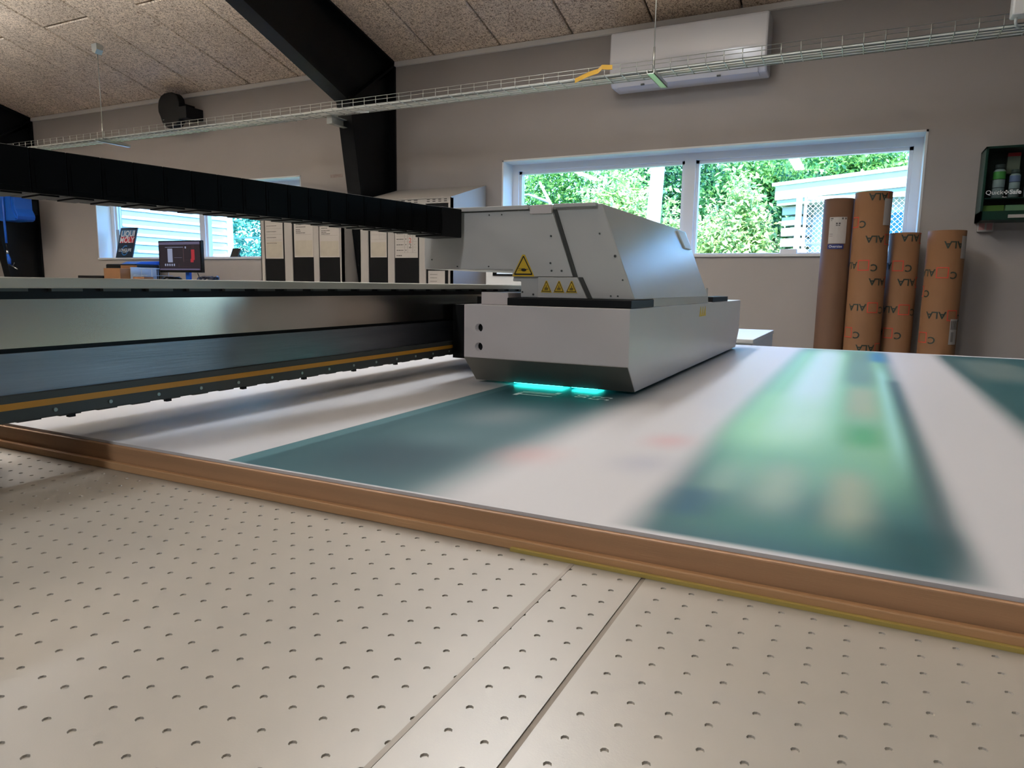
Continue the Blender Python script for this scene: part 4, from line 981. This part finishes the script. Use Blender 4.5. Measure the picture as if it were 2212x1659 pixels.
tree('dark_tree', 'dark green tree at the left edge of the right window', 'tree', (-5.6, 13.5, GZ0), (-5.6, 13.5, 1.9), (1.9, 1.2, 1.7), 16000, .12, 1, M['leaf_mid'], group='trees outside')
tree('dark_tree', 'deep green tree behind the pale trunk', 'tree', (-3.3, 15.5, GZ0), (-3.3, 15.5, 2.2), (2.6, 1.2, 1.9), 17000, .14, 2, M['leaf_dark'], group='trees outside')
tree('sunlit_bush', 'sunlit pale bush in front of the pale trunk', 'bush', (-3.2, 10.4, GZ0), (-3.2, 10.4, 1.5), (.95, .6, 1.15), 12000, .095, 3, M['leaf_light'], group='bushes outside')
tree('sunlit_bush', 'sunlit pale bush right of the window mullion', 'bush', (-1.62, 10.0, GZ0), (-1.62, 10.0, 1.35), (.62, .55, 1.15), 10000, .09, 4, M['leaf_light'], group='bushes outside')
tree('tall_tree', 'bright green tree above the bush right of the mullion', 'tree', (-1.5, 13.0, GZ0), (-1.5, 13.0, 2.3), (1.3, 1.0, .95), 14000, .12, 5, M['leaf_mid'], group='trees outside')
tree('dark_hedge', 'dark hedge between the pale bush and white building', 'hedge', (-.95, 12.2, GZ0), (-.95, 12.2, 1.5), (.9, .7, 1.5), 12000, .10, 6, M['leaf_dark'], group='bushes outside')
tree('tall_tree', 'leafy tree above the roof of the white building', 'tree', (-.3, 15.0, GZ0), (-.3, 15.0, 2.85), (1.6, 1.0, 1.0), 15000, .12, 7, M['leaf_mid'], group='trees outside')
tree('sprig_bush', 'low leafy sprigs just above the window sill', 'bush', (-.90, 7.4, GZ0), (-.90, 7.4, 1.15), (.30, .22, .28), 700, .09, 8, M['leaf_light'], trunk=.02, group='bushes outside')
tree('tall_hedge', 'tall dark hedge closing the view behind all the trees', 'hedge', (-4.0, 17.5, GZ0), (-4.0, 17.5, 2.0), (5.0, .6, 2.0), 26000, .15, 21, M['leaf_dark'], group='bushes outside', clusters=160, shell=.1)
# pale trunk
tk = thing('pale_tree', (-2.66, 9.7, GZ0), 'thick pale tree trunk left of the window mullion', 'tree')
MB().tube([(-2.66, 9.7, GZ0), (-2.65, 9.7, 1.8), (-2.59, 9.7, 3.0), (-2.55, 9.7, 6.2)], [.12, .10, .09, .07], 14).build('trunk', M['trunk'], tk)
foliage('foliage', (-2.55, 9.7, 6.6), (1.0, .8, .8), 2000, .15, 9, M['leaf_mid'], tk)
bl = thing('bare_branch', (-4.75, 11.2, GZ0), 'bare forked grey branch at the left of the right window', 'branch')
MB().tube([(-4.55, 11.2, GZ0), (-4.6, 11.2, 1.8), (-4.85, 11.2, 2.5), (-5.05, 11.2, 2.85)], [.05, .04, .03, .02], 8).build('stem', M['branch'], bl)
MB().tube([(-4.85, 11.2, 2.5), (-5.25, 11.2, 2.65), (-5.7, 11.2, 2.62)], [.028, .02, .014], 8).build('side_branch', M['branch'], bl)
# white building with fascia, oriented 30 degrees
bd = thing('outbuilding', (0, 10.5, GZ0), 'low white building with broad roof fascia beyond the fence', 'building')
du, dv = Vector((.866, -.5, 0)), Vector((.5, .866, 0)); B0 = Vector((-1.05, 9.5, 0))
def bbox(mb, u0, u1, v0, v1, z0, z1):
    p = [B0+du*u+dv*v for u, v in ((u0, v0), (u1, v0), (u1, v1), (u0, v1))]
    return mb.add([(q.x, q.y, z0) for q in p]+[(q.x, q.y, z1) for q in p], [(0, 3, 2, 1), (4, 5, 6, 7), (0, 1, 5, 4), (1, 2, 6, 5), (2, 3, 7, 6), (3, 0, 4, 7)])
bbox(MB(), 0, 6, 0, 4, 2.20, 2.39).build('roof_fascia', M['fascia'], bd)
bbox(MB(), -.03, 6.03, -.03, 4.03, 2.37, 2.41).build('roof_edge', M['white'], bd)
bbox(MB(), .02, 5.9, .02, 3.9, 2.13, 2.20).build('soffit', M['beige'], bd)
bbox(MB(), .30, 5.6, .35, 3.7, 1.55, 2.13).build('upper_wall', M['siding'], bd)
bw = bbox(MB(), .30, 5.6, .35, 3.7, GZ0, 1.55).build('brick_wall', M['mortar'], bd)
bm_ = None
nb = 0
for row in range(8):
    z = 1.02+row*.066
    for k in range(9):
        u = .30+k*.225+(.11 if row % 2 else 0)
        if u+.21 > 2.3: continue
        bbox(MB(), u, u+.212, .335, .36, z, z+.056).build('brick', M['brick'], bw)
for k in range(3):
    u = 1.25+k*.95
    wv = bbox(MB(), u, u+.8, .31, .35, 1.62, 2.02).build('window', M['siding'], bd); bbox(MB(), u+.06, u+.74, .30, .312, 1.67, 1.97).build('pane', M['blueg'], wv)
    wv = bbox(MB(), u, u+.8, .31, .35, 1.05, 1.52).build('window', M['siding'], bd); bbox(MB(), u+.06, u+.74, .30, .312, 1.1, 1.47).build('pane', M['blueg'], wv)
for k in range(5):      # slatted gable end under the roof
    bbox(MB(), .05, .32, .10+.0*k, 3.6, 2.02-.13*k, 2.12-.13*k).build('gable_board', M['beige'], bd)
# chain link fence with white posts
fe = thing('chain_link_fence', (.2, 7.2, GZ0), 'chain-link fence panel with a white post outside the right window', 'fence')
MB().box(-.60, -.55, 7.18, 7.23, GZ0, 1.99).build('post', M['white'], fe)
MB().box(-.53, -.505, 7.19, 7.22, GZ0, 1.97).build('post', M['siding'], fe)
MB().box(2.2, 2.25, 7.18, 7.23, GZ0, 1.99).build('post', M['white'], fe)
MB().box(-.51, 2.2, 7.19, 7.22, 1.925, 1.955).build('top_rail', M['white'], fe)
MB().box(-.51, 2.2, 7.195, 7.215, 1.52, 1.535).build('mid_rail', M['galv'], fe)
mesh_ = MB(); zz0, zz1 = .9, 1.93; fx0, fx1 = -.505, 2.2; d = .032; hgt = zz1-zz0
k = fx0-hgt
while k < fx1:
    for sgn in (1, -1):
        xa, xb = (k, k+hgt) if sgn == 1 else (k+hgt, k); za, zb_ = zz0, zz1
        # clip to panel
        def cl(xa, za, xb, zb_):
            pts = []
            for (x, z, x2, z2) in ((xa, za, xb, zb_), (xb, zb_, xa, za)):
                if x < fx0: t_ = (fx0-x)/(x2-x); x, z = fx0, z+(z2-z)*t_
                elif x > fx1: t_ = (fx1-x)/(x2-x); x, z = fx1, z+(z2-z)*t_
                pts.append((x, 7.205, z))
            return pts
        if max(xa, xb) > fx0 and min(xa, xb) < fx1:
            p = cl(xa, za, xb, zb_); mesh_.tube(p, .0022, 4, False)
    k += d*1.4142
mesh_.build('wire_mesh', M['siding'], fe, kind='stuff')
# neighbour wing with white horizontal siding, seen through the left window
wg = thing('siding_wing', (-9.9, 6.9, GZ0), 'white wing with horizontal siding outside the left window', 'building')
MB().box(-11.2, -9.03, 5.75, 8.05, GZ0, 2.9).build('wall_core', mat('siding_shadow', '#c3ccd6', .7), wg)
s0 = None
for k in range(22):
    z = .35+k*.112
    if s0 is None:
        s0 = MB().add([(-9.03, 5.75, z), (-9.03, 8.05, z), (-8.99, 8.05, z+.004), (-8.99, 5.75, z+.004), (-9.03, 5.75, z+.10), (-9.03, 8.05, z+.10), (-9.022, 8.05, z+.10), (-9.022, 5.75, z+.10)],
                      [(0, 3, 2, 1), (4, 5, 6, 7), (3, 7, 6, 2), (0, 1, 5, 4), (1, 2, 6, 5), (0, 4, 7, 3)]).build('siding_board', M['siding'], wg); sz = z
    else: copy_obj(s0, wg, (0, 0, z-sz))
MB().box(-9.04, -8.97, 8.05, 8.14, GZ0, 3.0).build('corner_board', M['siding'], wg)
# green mesh fence and hedge beyond the wing
tree('teal_hedge', 'blue-green hedge behind the mesh fence outside the left window', 'hedge', (-13.0, 12.0, GZ0), (-13.0, 12.0, 1.4), (2.6, .7, 1.7), 9000, .14, 10, M['leaf_teal'], group='bushes outside')
gf = thing('mesh_fence', (-11.5, 10.2, GZ0), 'thin green wire mesh fence outside the left window', 'fence')
M['gwire'] = mat('green_wire', '#2f5f5c', .5)
gm = MB()
for k in range(75): gm.tube([(-13.4+k*.05, 10.2, 0), (-13.4+k*.05, 10.2, 1.95)], .003, 4, False)
gm.build('vertical_wires', M['gwire'], gf, kind='stuff')
MB().box(-13.4, -9.65, 10.19, 10.21, 1.93, 1.96).box(-13.4, -9.65, 10.19, 10.21, 1.2, 1.215).build('rails', M['gwire'], gf)
for x in (-13.4, -11.6, -9.7): MB().box(x, x+.05, 10.18, 10.22, GZ0, 2.0).build('post', M['gwire'], gf)
